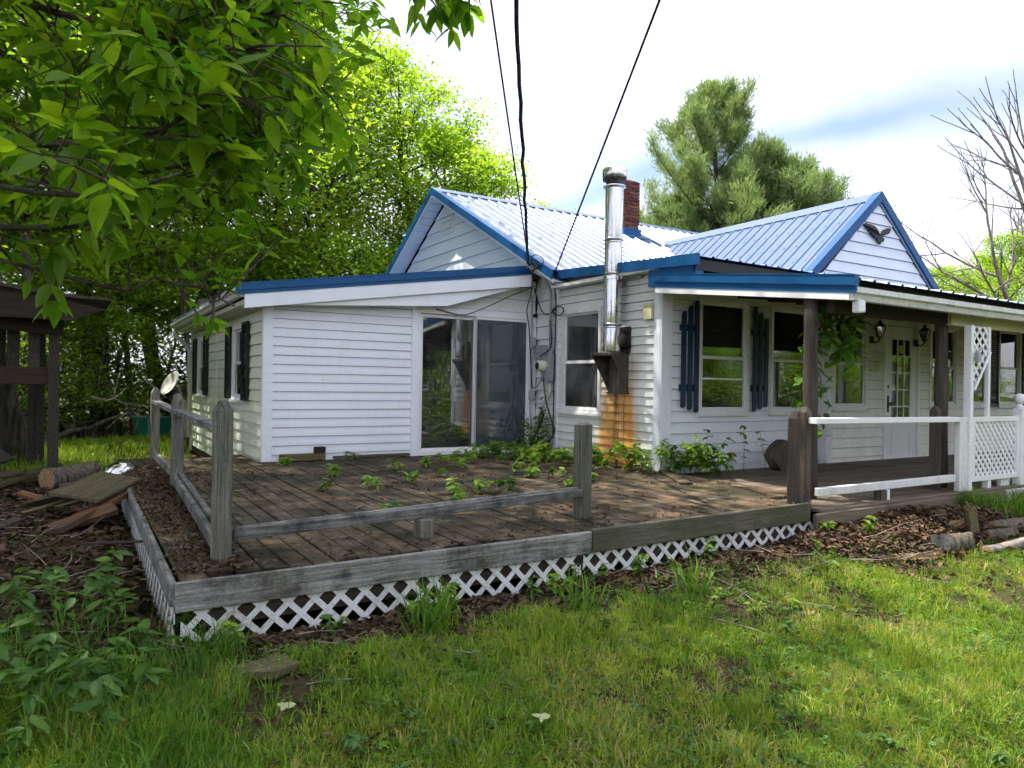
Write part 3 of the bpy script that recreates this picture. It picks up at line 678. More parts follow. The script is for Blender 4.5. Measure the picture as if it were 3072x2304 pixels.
# porch wall two with the door
hP2 = [(9.58, 10.33, 1.30, 2.60), (10.88, 11.75, 0.43, 2.56), (12.16, 12.92, 1.33, 2.58), (13.36, 13.94, 1.33, 2.62), (14.42, 15.16, 1.33, 2.66)]
w = core('wall', HOUSE, pP2, [(9.42, 0.2), (17.5, 0.2), (17.5, 3.0), (9.42, 3.0)], hP2, 'clap')
siding(w, pP2, [(9.52, 0.38), (17.4, 0.38), (17.4, 2.86), (9.52, 2.86)], [(h[0]-.04, h[1]+.04, h[2]-.04, h[3]+.04) for h in hP2], 0.38, 0.146, 'clap', 0.028)
m = MB(); pP2.box(m, 9.385, 9.52, 0.36, 2.84, 0, .036); m.box(9.384, 9.42, 6.60, 6.705, .36, 2.84); mk('corner_board', m, 'vinyl_old', w)
m = MB(); pP2.box(m, 9.54, 17.4, 2.70, 2.83, .026, .045); mk('frieze_board', m, 'trim', w)
for k in (0, 2, 3, 4):
    window(HOUSE, pP2, *hP2[k], 0.49, .05, trim='trim' if k else 'vinyl_old')
for a0, a1 in ((14.42-.42, 14.42-.08), (15.16+.08, 15.16+.42)):
    m = MB(); pP2.ring(m, a0, a1, 1.28, 2.72, .05, .024, .055); sh = mk('shutter', m, 'black', HOUSE); sh['label'] = 'black louvred shutter under the porch roof'
    m = MB()
    for k in range(36):
        z = 1.33+k*1.34/36; P = pP2.pt
        m.hexa([P(a0+.05,z,.026),P(a1-.05,z,.026),P(a1-.05,z,.05),P(a0+.05,z,.05),P(a0+.05,z+.026,.026),P(a1-.05,z+.026,.026),P(a1-.05,z+.008,.05),P(a0+.05,z+.008,.05)])
    mk('louver', m, 'black', sh, kind='stuff')
# the door
m = MB(); pP2.ring(m, 10.82, 11.81, 0.42, 2.63, .066, -.05, .034); dr = mk('door', m, 'trim', HOUSE); dr['label'] = 'white front door with fifteen panes'
D0, D1, Z0, Z1 = 10.885, 11.745, 0.45, 2.555
g0, g1, gz0, gz1 = D0+.165, D1-.165, 1.02, 2.36
m = MB(); pP2.box(m, D0, g0, Z0, Z1, -.03, .008); pP2.box(m, g1, D1, Z0, Z1, -.03, .008); pP2.box(m, g0, g1, gz1, Z1, -.03, .0065); pP2.box(m, g0, g1, Z0, gz0, -.03, .0065)
mk('leaf', m, 'trim', dr)
m = MB(); pP2.ring(m, D0+.17, D1-.17, .52, .88, .022, .0065, .016); mk('moulding', m, 'trim', dr)
for i in range(3):
    for j in range(5):
        cw = (g1-g0)/3; ch = (gz1-gz0)/5
        m = MB(); pP2.box(m, g0+i*cw+.009, g0+(i+1)*cw-.009, gz0+j*ch+.009, gz0+(j+1)*ch-.009, -.016, -.012); mk('pane', m, 'glass', dr)
for i in range(4):
    x = g0+i*(g1-g0)/3; m = MB(); pP2.box(m, x-.009, x+.009, gz0, gz1, -.02, .003); mk('muntin', m, 'trim', dr)
for j in range(6):
    z = gz0+j*(gz1-gz0)/5; m = MB(); pP2.box(m, g0, g1, z-.009, z+.009, -.019, .0045); mk('muntin', m, 'trim', dr)
m = MB(); pP2.box(m, D0+.03, D0+.075, 1.20, 1.46, .008, .022); m.lathe([(0, 0), (.032, .004), (.035, .02), (.022, .034), (.012, .05), (0, .051)], 14)
vs = m.v[8:]; m.v = m.v[:8]+[tuple(pP2.pt(D0+.052+v[0]+.03, 1.33+v[1], .075-v[2])) for v in vs]; mk('handle', m, 'black', dr, smooth=False)
m = MB(); m.lathe([(0, 0), (.026, .002), (.028, .018), (0, .02)], 14); m.v = [tuple(pP2.pt(D0+.052+v[0], 1.60+v[1], .026-v[2])) for v in m.v]; mk('lock', m, 'black', dr)
m = MB(); pP2.box(m, g0+cw+.05, g0+2*cw-.02, 2.14, 2.26, -.0105, -.009); mk('notice', m, 'yellow', dr)
m = MB(); pP2.box(m, g0+cw+.03, g0+2*cw-.06, 1.80, 1.92, -.0105, -.009); mk('notice', m, 'paper', dr)
m = MB(); pP2.box(m, g0+.02, g0+cw-.06, 1.56, 1.63, -.0105, -.009); mk('notice', m, 'paper', dr)
# lace curtain behind the door glass
m = MB()
for k in range(30):
    x = g0+(g1-g0)*k/30; m.add([pP2.pt(x, 1.55, -.06-.008*(k % 2)), pP2.pt(x+(g1-g0)/30, 1.55, -.06-.008*((k+1) % 2)), pP2.pt(x+(g1-g0)/30, 2.0, -.06-.008*((k+1) % 2)), pP2.pt(x, 2.0, -.06-.008*(k % 2))], [(0, 1, 2, 3)])
mk('curtain', m, 'curtain', dr)
# sliding door
m = MB(); pF1.ring(m, 4.225, 6.145, 0.50, 2.60, .045, -.06, .040); sl = mk('sliding_door', m, 'trim', HOUSE); sl['label'] = 'white framed sliding glass door with a grey screen'
for a0, a1, d in ((4.27, 5.20, -.03), (5.17, 6.10, .0)):
    m = MB(); pF1.ring(m, a0, a1, 0.548, 2.552, .05, d-.015, d+.02); mk('sash', m, 'trim', sl)
    m = MB(); pF1.box(m, a0+.045, a1-.045, .60, 2.50, d, d+.005); mk('pane', m, 'glass', sl)
m = MB(); pF1.ring(m, 5.15, 6.10, 0.55, 2.55, .035, .022, .036); sf = mk('screen_frame', m, 'trim', sl)
m = MB(); pF1.box(m, 5.18, 6.07, .58, 2.52, .028, .030); mk('screen', m, 'screen', sl)
m = MB(); pF1.box(m, 5.16, 5.175, .55, 2.55, .036, .045); mk('handle', m, 'galv', sl)
# main gable wall
w = core('gable_wall', HOUSE, pCH, [(9.56, 2.8), (16.3, 2.8), (16.3, 3.15), (12.86, 5.15), (9.56, 3.45)], [], 'vinyl')
siding(w, pCH, [(9.30, 2.95), (16.2, 2.95), (16.2, 3.10), (12.86, 5.14), (9.30, 3.30)], [], 2.95, 0.235, 'vinyl', 0.026)
m = MB(); pCH.ring(m, 12.52, 13.08, 4.48, 4.80, .04, .012, .045)
for k in range(5):
    z = 4.53+k*.052; pCH.box(m, 12.55, 13.05, z, z+.03, .015, .04)
for k in range(1, 4): pCH.box(m, 12.52+k*.14, 12.535+k*.14, 4.5, 4.79, .02, .0445)
mk('vent', m, 'trim', w)
m = MB(); pCH.box(m, 12.55, 13.05, 4.51, 4.78, .006, .016); mk('vent_shade_sheet', m, 'black', w)  # black sheet stands in for the shade behind the louvres
# cross gable wall
w = core('gable_wall', HOUSE, pGB, [(8.9, 2.9), (12.4, 2.9), (12.4, 3.0), (10.62, 4.46), (8.9, 3.0)], [], 'vinyl')
siding(w, pGB, [(8.95, 2.95), (12.35, 2.95), (10.62, 4.42)], [], 2.95, 0.165, 'vinyl', 0.024)
# hidden walls, floors and partitions so that the rooms are closed and dark
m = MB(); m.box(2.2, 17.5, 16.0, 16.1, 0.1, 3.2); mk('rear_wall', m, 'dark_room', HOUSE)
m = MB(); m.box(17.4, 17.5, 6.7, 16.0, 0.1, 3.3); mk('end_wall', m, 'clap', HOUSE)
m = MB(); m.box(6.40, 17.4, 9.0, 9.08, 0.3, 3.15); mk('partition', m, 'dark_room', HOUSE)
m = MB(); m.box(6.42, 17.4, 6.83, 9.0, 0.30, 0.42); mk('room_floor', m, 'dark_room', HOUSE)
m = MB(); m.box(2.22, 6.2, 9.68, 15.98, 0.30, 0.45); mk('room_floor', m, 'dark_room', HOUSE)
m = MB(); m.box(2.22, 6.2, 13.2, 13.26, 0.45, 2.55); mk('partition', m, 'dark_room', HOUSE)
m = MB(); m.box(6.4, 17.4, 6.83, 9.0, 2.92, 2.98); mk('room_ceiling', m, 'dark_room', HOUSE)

# roofs --------------------------------------------------------------------
def ribbed(parent, p0, along, slope, Ln, Wd, mat='roof', rib=0.2286, panel=4, hgt=0.02, th=0.003, cut=None):
    along = Vector(along).normalized(); slope = Vector(slope).normalized(); nrm = along.cross(slope)
    if nrm.z < 0: nrm = -nrm
    n = int(Ln/(rib*panel))+1; p0 = Vector(p0)
    for i in range(n):
        prof = []
        for k in range(panel):
            b = (i*panel+k)*rib
            if b > Ln: break
            prof += [(b, hgt if k or i else hgt), (b+.018, hgt), (b+.036, 0), (b+.10, 0), (b+.106, .004), (b+.116, .004), (b+.122, 0), (b+rib-.018, 0)]
        e = min((i+1)*panel*rib, Ln); prof.append((e, hgt))
        prof = [p for p in prof if p[0] <= Ln+.001]
        if len(prof) < 3: continue
        m = MB(); vs = []
        for a, h in prof: vs += [p0+along*a+nrm*h, p0+along*a+nrm*h+slope*Wd]
        for a, h in prof: vs += [p0+along*a+nrm*(h-th), p0+along*a+nrm*(h-th)+slope*Wd]
        q = len(prof); fs = []
        for k in range(q-1): fs.append((2*k, 2*k+2, 2*k+3, 2*k+1)); fs.append((2*q+2*k, 2*q+2*k+1, 2*q+2*k+3, 2*q+2*k+2)); fs.append((2*k, 2*q+2*k, 2*q+2*k+2, 2*k+2)); fs.append((2*k+1, 2*k+3, 2*q+2*k+3, 2*q+2*k+1))
        m.add(vs, fs); mk('roof_panel', m, mat, parent)
def screws(parent, p0, along, slope, Ln, Wd, rows, rib=0.2286):
    along = Vector(along).normalized(); slope = Vector(slope).normalized(); nrm = along.cross(slope)
    if nrm.z < 0: nrm = -nrm
    m = MB(); p0 = Vector(p0)
    for r in rows:
        a = .07
        while a < Ln:
            c = p0+along*a+slope*(Wd*r)+nrm*.004; s = .012
            m.add([c+along*s, c+slope*s, c-along*s, c-slope*s, c+nrm*.01], [(0, 1, 4), (1, 2, 4), (2, 3, 4), (3, 0, 4)]); a += rib
    mk('roof_screw', m, 'cable', parent, kind='stuff')

# addition shed roof
def zA(x): return 2.70+(x-1.72)*0.1475
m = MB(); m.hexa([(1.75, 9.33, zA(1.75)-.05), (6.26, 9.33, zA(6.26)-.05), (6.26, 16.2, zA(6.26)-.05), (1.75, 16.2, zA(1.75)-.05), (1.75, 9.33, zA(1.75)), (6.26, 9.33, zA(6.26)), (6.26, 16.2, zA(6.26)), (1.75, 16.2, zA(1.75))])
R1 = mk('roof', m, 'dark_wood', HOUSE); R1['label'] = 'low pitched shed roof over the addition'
sl_ = Vector((1, 0, .1475))
ribbed(R1, (1.72, 9.32, zA(1.72)+.008), (0, 1, 0), sl_, 6.9, 4.56/Vector((1,0,.1475)).normalized().x)
def slopebar(mb, x0, x1, y0, y1, zf, lo, hi):
    return mb.hexa([(x0, y0, zf(x0)+lo), (x1, y0, zf(x1)+lo), (x1, y1, zf(x1)+lo), (x0, y1, zf(x0)+lo), (x0, y0, zf(x0)+hi), (x1, y0, zf(x1)+hi), (x1, y1, zf(x1)+hi), (x0, y1, zf(x0)+hi)])
m = MB(); slopebar(m, 1.70, 5.10, 9.275, 9.34, zA, -.055, .035); slopebar(m, 1.70, 5.10, 9.288, 9.30, zA, -.10, -.055); slopebar(m, 1.70, 5.10, 9.27, 9.287, zA, .025, .04); mk('rake_trim', m, 'blue', R1)
m = MB(); slopebar(m, 5.085, 5.99, 9.27, 9.338, zA, -.050, .040); slopebar(m, 5.085, 5.99, 9.284, 9.299, zA, -.098, -.05); mk('rake_trim', m, 'blue', R1)
m = MB(); slopebar(m, 1.80, 2.62, 9.301, 9.325, zA, -.275, -.09); mk('fascia_board', m, 'vinyl', R1)
m = MB(); slopebar(m, 2.615, 5.0, 9.298, 9.325, zA, -.272, -.09); mk('fascia_board', m, 'vinyl', R1)
m = MB(); slopebar(m, 4.99, 6.02, 9.294, 9.325, zA, -.275, -.088); mk('fascia_board', m, 'vinyl', R1)
m = MB(); m.prism([(2.06, 9.34, 2.50), (4.58, 9.34, 2.655), (5.72, 9.34, 3.0), (5.9, 9.34, zA(5.9)-.2), (2.0, 9.34, zA(2.0)-.2)], (0, .215, 0)); mk('header_panel', m, 'vinyl', R1)
m = MB(); m.hexa([(1.82, 9.36, 2.50), (2.085, 9.36, 2.50), (2.085, 16.1, 2.50), (1.82, 16.1, 2.50), (1.82, 9.36, 2.56), (2.085, 9.36, 2.56), (2.085, 16.1, 2.56), (1.82, 16.1, 2.56)]); mk('soffit', m, 'vinyl_greenlit', R1)
# K gutter along the left eave
def gutter(name, parent, a, b, mat, outv, h=.11, wd=.11):
    a = Vector(a); b = Vector(b); o_ = Vector(outv); prof = [(0, 0), (0, -h), (wd*.62, -h), (wd*.72, -h*.55), (wd, -h*.42), (wd, 0), (wd-.012, 0), (wd-.012, -h*.38), (wd*.68, -h*.5), (wd*.58, -h+.006), (.006, -h+.006), (.006, 0)]
    m = MB(); n = len(prof); vs = [a+o_*p+Vector((0, 0, q_)) for p, q_ in prof]+[b+o_*p+Vector((0, 0, q_)) for p, q_ in prof]
    fs = [(i, (i+1) % n, n+(i+1) % n, n+i) for i in range(n)]
    m.add(vs, fs)
    for e in (a, b):
        q_ = [e+o_*p+Vector((0, 0, z)) for p, z in prof[:6]]; m.add(q_, [(0, 1, 2, 3, 4, 5)])
    return mk(name, m, mat, parent)
gutter('gutter', HOUSE, (1.80, 9.33, 2.69), (1.80, 16.2, 2.66), 'gutter', (-1, 0, 0))
m = MB(); m.tube([(1.74, 15.9, 2.56), (1.74, 15.9, 2.44), (1.95, 15.9, 2.24), (2.03, 15.9, 2.10), (2.03, 15.9, .4)], .04, 8); mk('downspout', m, 'gutter', HOUSE, smooth=True)
# main roof
s1 = (5.34-3.24)/(12.86-8.72)
m = MB(); m.prism([(6.0, 8.75, 3.20), (6.0, 12.86, 5.30), (6.0, 16.3, 3.26), (6.0, 16.3, 3.18), (6.0, 12.86, 5.20), (6.0, 8.75, 3.10)], (11.3, 0, 0))
R2 = mk('roof', m, 'dark_wood', HOUSE); R2['label'] = 'main gable roof of ribbed blue metal'
ribbed(R2, (5.96, 8.70, 3.225), (1, 0, 0), (0, 4.16, 2.115), 11.3, math.hypot(4.16, 2.115))
screws(R2, (5.96, 8.70, 3.228), (1, 0, 0), (0, 4.16, 2.115), 11.3, math.hypot(4.16, 2.115), (.08, .22, .36, .5, .64, .78, .92))
ribbed(R2, (5.96, 16.4, 3.245), (1, 0, 0), (0, -3.54, 2.095), 11.3, math.hypot(3.54, 2.095))
m = MB(); m.prism([(5.94, 12.66, 5.265), (5.94, 12.86, 5.372), (5.94, 13.06, 5.255), (5.94, 13.06, 5.247), (5.94, 12.86, 5.36), (5.94, 12.66, 5.255)], (11.3, 0, 0)); mk('ridge_cap', m, 'roof', R2)
for p, q_ in (((8.66, 3.21), (12.86, 5.355)), ((12.86, 5.355), (16.45, 3.23))):
    m = MB(); a = [(5.925, p[0], p[1]), (5.925, q_[0], q_[1]), (5.925, q_[0], q_[1]-.125), (5.925, p[0], p[1]-.125)]
    m.prism(a, (.035, 0, 0)); m.prism([(5.926, p[0], p[1]+.012), (5.926, q_[0], q_[1]+.012), (5.926, q_[0], q_[1]-.002), (5.926, p[0], p[1]-.002)], (.12, 0, 0)); mk('rake_trim', m, 'blue', R2)
    m = MB(); m.prism([(5.945, p[0], p[1]-.12), (5.945, q_[0], q_[1]-.12), (5.945, q_[0], q_[1]-.17), (5.945, p[0], p[1]-.17)], (.03, 0, 0)); mk('fascia_board', m, 'trim', R2)
    # planked soffit
    nn = 20
    for k in range(nn):
        t0, t1 = k/nn, (k+.95)/nn
        y0, y1 = p[0]+(q_[0]-p[0])*t0, p[0]+(q_[0]-p[0])*t1; z0, z1 = p[1]+(q_[1]-p[1])*t0-.155, p[1]+(q_[1]-p[1])*t1-.155
        m = MB(); m.hexa([(5.97, y0, z0), (6.262, y0, z0), (6.262, y1, z1), (5.97, y1, z1), (5.97, y0, z0+.012), (6.262, y0, z0+.012), (6.262, y1, z1+.012), (5.97, y1, z1+.012)]); mk('soffit_board', m, 'vinyl', R2)
# bent flap of trim at the corner of the eave
m = MB(); m.hexa([(5.9, 9.25, 3.34), (6.28, 8.72, 3.02), (6.30, 8.80, 2.99), (5.95, 9.33, 3.30), (5.9, 9.25, 3.355), (6.28, 8.72, 3.035), (6.30, 8.80, 3.005), (5.95, 9.33, 3.315)]); mk('loose_flashing', m, 'trim', R2)
# upper shed roof in front of the main eave
def zB(y): return 3.055+(y-6.0)*0.055
m = MB(); m.hexa([(6.12, 6.02, zB(6.02)-.08), (9.7, 6.02, zB(6.02)-.08), (9.7, 8.9, zB(8.9)-.08), (6.12, 8.9, zB(8.9)-.08), (6.12, 6.02, zB(6.02)-.012), (9.7, 6.02, zB(6.02)-.012), (9.7, 8.9, zB(8.9)-.012), (6.12, 8.9, zB(8.9)-.012)])
R3 = mk('roof', m, 'dark_wood', HOUSE); R3['label'] = 'shallow shed roof above the stove pipe wall'
ribbed(R3, (6.1, 5.94, zB(5.94)), (1, 0, 0), (0, 1, .055), 3.6, 3.0)
m = MB()
for (y0, y1) in ((5.93, 7.36), (7.60, 8.80)):
    m.hexa([(6.07, y0, zB(y0)-.10), (6.115, y0, zB(y0)-.10), (6.115, y1, zB(y1)-.10), (6.07, y1, zB(y1)-.10), (6.07, y0, zB(y0)+.03), (6.115, y0, zB(y0)+.03), (6.115, y1, zB(y1)+.03), (6.07, y1, zB(y1)+.03)])
mk('rake_trim', m, 'blue', R3)
m = MB(); m.box(6.09, 6.24, 6.60, 8.90, 2.985, 3.03); mk('soffit', m, 'vinyl_old', R3)
m = MB(); m.box(6.10, 6.235, 5.99, 6.78, 2.78, 2.99); mk('end_panel', m, 'blue', R3)
m = MB(); m.box(6.10, 9.7, 5.985, 6.02, 2.9, zB(6.0)-.03); mk('fascia_board', m, 'black', R3)
# porch roof
def zP(y): return 2.56+(y-4.02)*0.125
XR = 17.3
m = MB(); m.hexa([(6.16, 4.10, zP(4.1)-.03), (XR, 4.10, zP(4.1)-.03), (XR, 6.68, zP(6.68)-.03), (6.16, 6.68, zP(6.68)-.03), (6.16, 4.10, zP(4.1)-.008), (XR, 4.10, zP(4.1)-.008), (XR, 6.68, zP(6.68)-.008), (6.16, 6.68, zP(6.68)-.008)])
R4 = mk('porch_roof', m, 'dark_wood', HOUSE); R4['label'] = 'long porch roof of ribbed dark metal'
ribbed(R4, (6.13, 3.98, zP(3.98)), (1, 0, 0), (0, 1, .125), XR-6.13, 2.72)
for k in range(19):
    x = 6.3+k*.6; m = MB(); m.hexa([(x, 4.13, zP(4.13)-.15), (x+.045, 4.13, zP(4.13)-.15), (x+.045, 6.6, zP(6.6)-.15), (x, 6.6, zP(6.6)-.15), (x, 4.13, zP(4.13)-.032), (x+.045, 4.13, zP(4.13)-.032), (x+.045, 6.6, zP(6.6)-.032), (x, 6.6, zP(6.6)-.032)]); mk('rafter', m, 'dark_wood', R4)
def ybar(mb, x0, x1, y0, y1, zf, lo, hi):
    return mb.hexa([(x0, y0, zf(y0)+lo), (x1, y0, zf(y0)+lo), (x1, y1, zf(y1)+lo), (x0, y1, zf(y1)+lo), (x0, y0, zf(y0)+hi), (x1, y0, zf(y0)+hi), (x1, y1, zf(y1)+hi), (x0, y1, zf(y1)+hi)])
m = MB(); ybar(m, 6.07, 6.135, 3.98, 6.66, zP, -.055, .04); ybar(m, 6.085, 6.115, 3.98, 6.66, zP, -.125, -.055); ybar(m, 6.065, 6.16, 3.98, 6.66, zP, .036, .046); mk('rake_trim', m, 'blue', R4)
m = MB(); ybar(m, 6.09, 6.15, 4.05, 6.64, zP, -.19, -.12); mk('fascia_board', m, 'trim', R4)
gutter('gutter', R4, (6.10, 4.085, 2.487), (XR, 4.085, 2.46), 'gutter', (0, -1, 0), .115, .115)
for k in range(10):
    x = 6.7+k*1.05; m = MB(); m.box(x, x+.018, 3.968, 4.08, 2.474, 2.484); mk('gutter_strap', m, 'galv', R4)
m = MB(); m.cbox(6.16, 6.26, 3.99, 4.07, 2.26, 2.375, .01); mk('downspout', m, 'trim', R4)
m = MB(); m.box(6.14, XR, 4.088, 4.098, 2.40, 2.562); mk('fascia_board', m, 'dark_wood', R4)  # added dark strip stands for the shaded roof underside above the gutter
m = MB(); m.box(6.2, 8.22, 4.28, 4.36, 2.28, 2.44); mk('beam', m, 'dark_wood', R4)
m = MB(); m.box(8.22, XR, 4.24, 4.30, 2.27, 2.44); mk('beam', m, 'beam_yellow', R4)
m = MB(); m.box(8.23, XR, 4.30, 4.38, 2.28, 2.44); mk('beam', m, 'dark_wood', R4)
# cross gable roof
GA, GB, GX, GZ = 6.56, 11.4, 10.62, 4.575
sg = 0.83; dx = 1.95
m = MB(); m.prism([(GX-dx, GA+.03, GZ-dx*sg-.02), (GX, GA+.03, GZ-.02), (GX+dx, GA+.03, GZ-dx*sg-.02), (GX+dx, GA+.03, GZ-dx*sg-.10), (GX, GA+.03, GZ-.11), (GX-dx, GA+.03, GZ-dx*sg-.10)], (0, GB-GA, 0))
R5 = mk('roof', m, 'dark_wood', HOUSE); R5['label'] = 'cross gable roof of light blue ribbed metal'
for s_ in (-1, 1):
    ribbed(R5, (GX+s_*dx, GA, GZ-dx*sg), (0, 1, 0), (-s_*dx, 0, dx*sg), GB-GA, math.hypot(dx, dx*sg))
    screws(R5, (GX+s_*dx, GA, GZ-dx*sg), (0, 1, 0), (-s_*dx, 0, dx*sg), GB-GA, math.hypot(dx, dx*sg), (.3, .5, .7, .9))
    e = (GX+s_*(dx+.02), GZ-(dx+.02)*sg)
    m = MB(); wv = .115
    m.prism([(GX, GA-.03, GZ+.03), (e[0], GA-.03, e[1]+.03), (e[0]-s_*.0, GA-.03, e[1]-wv), (GX, GA-.03, GZ-wv)], (0, .035, 0))
    m.prism([(GX, GA-.028, GZ+.042), (e[0], GA-.028, e[1]+.042), (e[0], GA-.028, e[1]+.028), (GX, GA-.028, GZ+.028)], (0, .14, 0)); mk('rake_trim', m, 'blue', R5)
    m = MB(); m.prism([(GX, GA+.006, GZ-.10), (e[0], GA+.006, e[1]-.10), (e[0], GA+.006, e[1]-.115), (GX, GA+.006, GZ-.115)], (0, .03, 0)); mk('soffit', m, 'vinyl', R5)
m = MB(); m.prism([(GX-.16, GA, GZ-.16*sg+.022), (GX, GA, GZ+.036), (GX+.16, GA, GZ-.16*sg+.022), (GX, GA, GZ+.02)], (0, GB-GA, 0)); mk('ridge_cap', m, 'roof', R5)
# brick chimney
CX, CY = 9.94, 11.78
m = MB(); m.box(CX-.19, CX+.19, CY-.19, CY+.19, 4.2, 5.80); ch = mk('chimney', m, 'mortar', HOUSE); ch['label'] = 'red brick chimney with blue flashing'
bl, bh, bwid = .196, .060, .09
bm_l = None
for r in range(17):
    z = 4.62+r*.0715
    for s_ in range(4):
        for k in range(2):
            off = 0 if r % 2 else .098
            if s_ % 2 == 0:
                c = (CX-.203+.098+k*.206+(off*.0), CY+(-.165 if s_ == 0 else .165), z+.03); dims = (bl, bwid)
            else:
                c = (CX+(-.165 if s_ == 1 else .165), CY-.103+k*.206, z+.03); dims = (bwid, bl)
            if r % 2 and s_ % 2 == 0: dims = ((.095, bwid) if k == 0 else (.295, bwid)); c = (CX-.21+.0475 if k == 0 else CX-.21+.105+.1475+.005, c[1], c[2])
            if not r % 2 and s_ % 2 == 1: dims = ((bwid, .095) if k == 0 else (bwid, .21)); c = (c[0], CY-.11+.0 if k == 0 else CY+.055, c[2])
            m = MB(); m.cbox(-dims[0]/2, dims[0]/2, -dims[1]/2, dims[1]/2, -bh/2, bh/2, .004)
            mk('brick', m, 'brick', ch, loc=(c[0]+random.uniform(-.003, .003), c[1]+random.uniform(-.003, .003), c[2]))
m = MB(); m.cbox(CX-.17, CX+.17, CY-.17, CY+.17, 5.79, 5.88, .03); mk('crown', m, 'mortar', ch)
m = MB(); m.prism([(CX-.235, CY-.235, 4.60), (CX+.235, CY-.235, 4.60), (CX+.235, CY-.235, 4.84), (CX-.235, CY-.235, 4.84)], (0, .47, 0)); m.hexa([(CX-.30, CY-.42, 4.595), (CX+.30, CY-.42, 4.595), (CX+.30, CY+.3, 4.96), (CX-.30, CY+.3, 4.96), (CX-.30, CY-.42, 4.61), (CX+.30, CY-.42, 4.61), (CX+.30, CY+.3, 4.975), (CX-.30, CY+.3, 4.975)]); mk('flashing', m, 'blue', ch)
# yellow bird box like vent and white bracket on the chimney wall
m = MB(); pCH.box(m, 6.83, 6.98, 2.40, 2.60, .03, .075); mk('vent', m, 'beam_yellow', HOUSE)
m = MB(); pCH.box(m, 7.05, 7.33, 2.94, 2.99, .03, .06); mk('strap_plate', m, 'galv', HOUSE)

# ------------------------------------------------------------------ stove pipe
PX, PY = 6.08, 7.44
SP = thing('stove_pipe', 'tall shiny steel stove pipe on a sooty wall bracket', 'stove pipe', (PX, PY, 1.96))
secs = [(2.0, 2.33), (2.34, 3.0), (3.01, 3.45), (3.46, 4.18)]
for a, b in secs:
    m = MB(); m.lathe([(.118, a), (.120, a+.01), (.120, b-.01), (.118, b)], 28, (PX, PY, 0)); mk('pipe_section', m, 'steel', SP, smooth=True)
for z in (2.335, 3.005, 3.455):
    for dz in (-.022, .022):
        m = MB(); m.lathe([(.119, z+dz-.011), (.127, z+dz-.006), (.127, z+dz+.006), (.119, z+dz+.011)], 28, (PX, PY, 0)); mk('locking_band', m, 'steel', SP, smooth=True)
m = MB(); m.lathe([(.12, 4.145), (.148, 4.160), (.15, 4.175), (.12, 4.195), (.11, 4.215)], 28, (PX, PY, 0)); mk('collar', m, 'steel', SP, smooth=True)
m = MB(); m.lathe([(.11, 4.215), (.11, 4.255), (.155, 4.255), (.158, 4.285)], 28, (PX, PY, 0)); mk('cap_base', m, 'soot', SP, smooth=True)
m = MB(); m.lathe([(.156, 4.285), (.162, 4.295), (.162, 4.400), (.14, 4.425), (.05, 4.450), (0, 4.455)], 28, (PX, PY, 0)); mk('cap', m, 'steel', SP, smooth=True)
# wall bracket: shelf, two triangular side plates, back plate
m = MB(); m.cbox(5.955, 6.262, 7.30, 7.74, 1.945, 1.985, .004); br = mk('bracket', m, 'soot', SP)
for y in (7.315, 7.715):
    m = MB(); m.prism([(5.965, y-.006, 1.945), (6.258, y-.006, 1.945), (6.258, y-.006, 1.46)], (0, .012, 0)); mk('side_plate', m, 'soot', br)
m = MB(); m.box(6.245, 6.2575, 7.325, 7.705, 1.46, 1.944); mk('back_plate', m, 'soot', br)
m = MB(); m.box(6.235, 6.2595, 7.29, 7.75, 1.44, 1.462); mk('foot_flange', m, 'soot', br)
m = MB(); m.box(6.246, 6.2575, 7.27, 7.70, 1.986, 2.33); mk('wall_plate', m, 'soot', SP)
m = MB(); m.tube([(6.10, 7.40, 2.15), (6.245, 7.36, 2.15)], .10, 20); mk('tee_branch', m, 'soot', SP, smooth=False)
m = MB(); m.tube([(6.20, 7.36, 2.15), (6.225, 7.355, 2.15)], .125, 20); mk('thimble_ring', m, 'black', SP)
# wall strap at roof height
m = MB(); m.lathe([(.121, 2.94), (.128, 2.945), (.128, 2.985), (.121, 2.99)], 28, (PX, PY, 0)); m.box(PX, 6.25, PY-.17, PY-.155, 2.945, 2.985); m.box(PX, 6.25, PY+.155, PY+.17, 2.945, 2.985); mk('wall_strap', m, 'steel', SP)

# ------------------------------------------------------------------ electric meter, boxes, cables on the wall
EM = thing('electric_meter', 'grey electric meter box with round glass meter on the wall', 'meter', (6.24, 9.1, 1.5))
m = MB(); pCH.box(m, 8.98, 9.20, 1.60, 2.02, .02, .14); mk('meter_box', m, 'galv', EM)
m = MB(); m.lathe([(.088, 0), (.092, .01), (.088, .05), (.078, .055), (.078, .11), (.06, .125), (0, .128)], 22)
m.v = [(6.14-v[2], 9.13+v[0], 1.83+v[1]) for v in m.v]; mk('meter_glass', m, 'dish', EM, smooth=True)
m = MB(); m.lathe([(.055, 0), (0, .002)], 18); m.v = [(6.0105-v[2], 9.13+v[0], 1.83+v[1]) for v in m.v]; mk('dial', m, 'black', EM)
m = MB(); pCH.box(m, 9.22, 9.43, 1.95, 2.16, .02, .11); mk('switch_box', m, 'galv', EM)
m = MB(); m.tube([(6.2, 9.06, 2.02), (6.2, 9.06, 2.10)], .045, 12); m.tube([(6.2, 9.06, 2.10), (6.2, 9.06, 2.13)], .03, 12); mk('hub', m, 'galv', EM)
m = MB(); m.tube([(6.2, 9.06, 2.12), (6.2, 9.06, 2.85), (6.17, 9.03, 3.0), (6.0, 9.0, 3.14)], .022, 10); mk('conduit', m, 'greycable', EM, smooth=True)
m = MB(); m.tube([(6.2, 9.05, 1.60), (6.2, 9.05, 1.46), (6.2, 9.25, 1.2), (6.2, 9.44, .92), (6.2, 9.5, .8)], .024, 10); mk('conduit', m, 'dish', EM, smooth=True)
JB = []
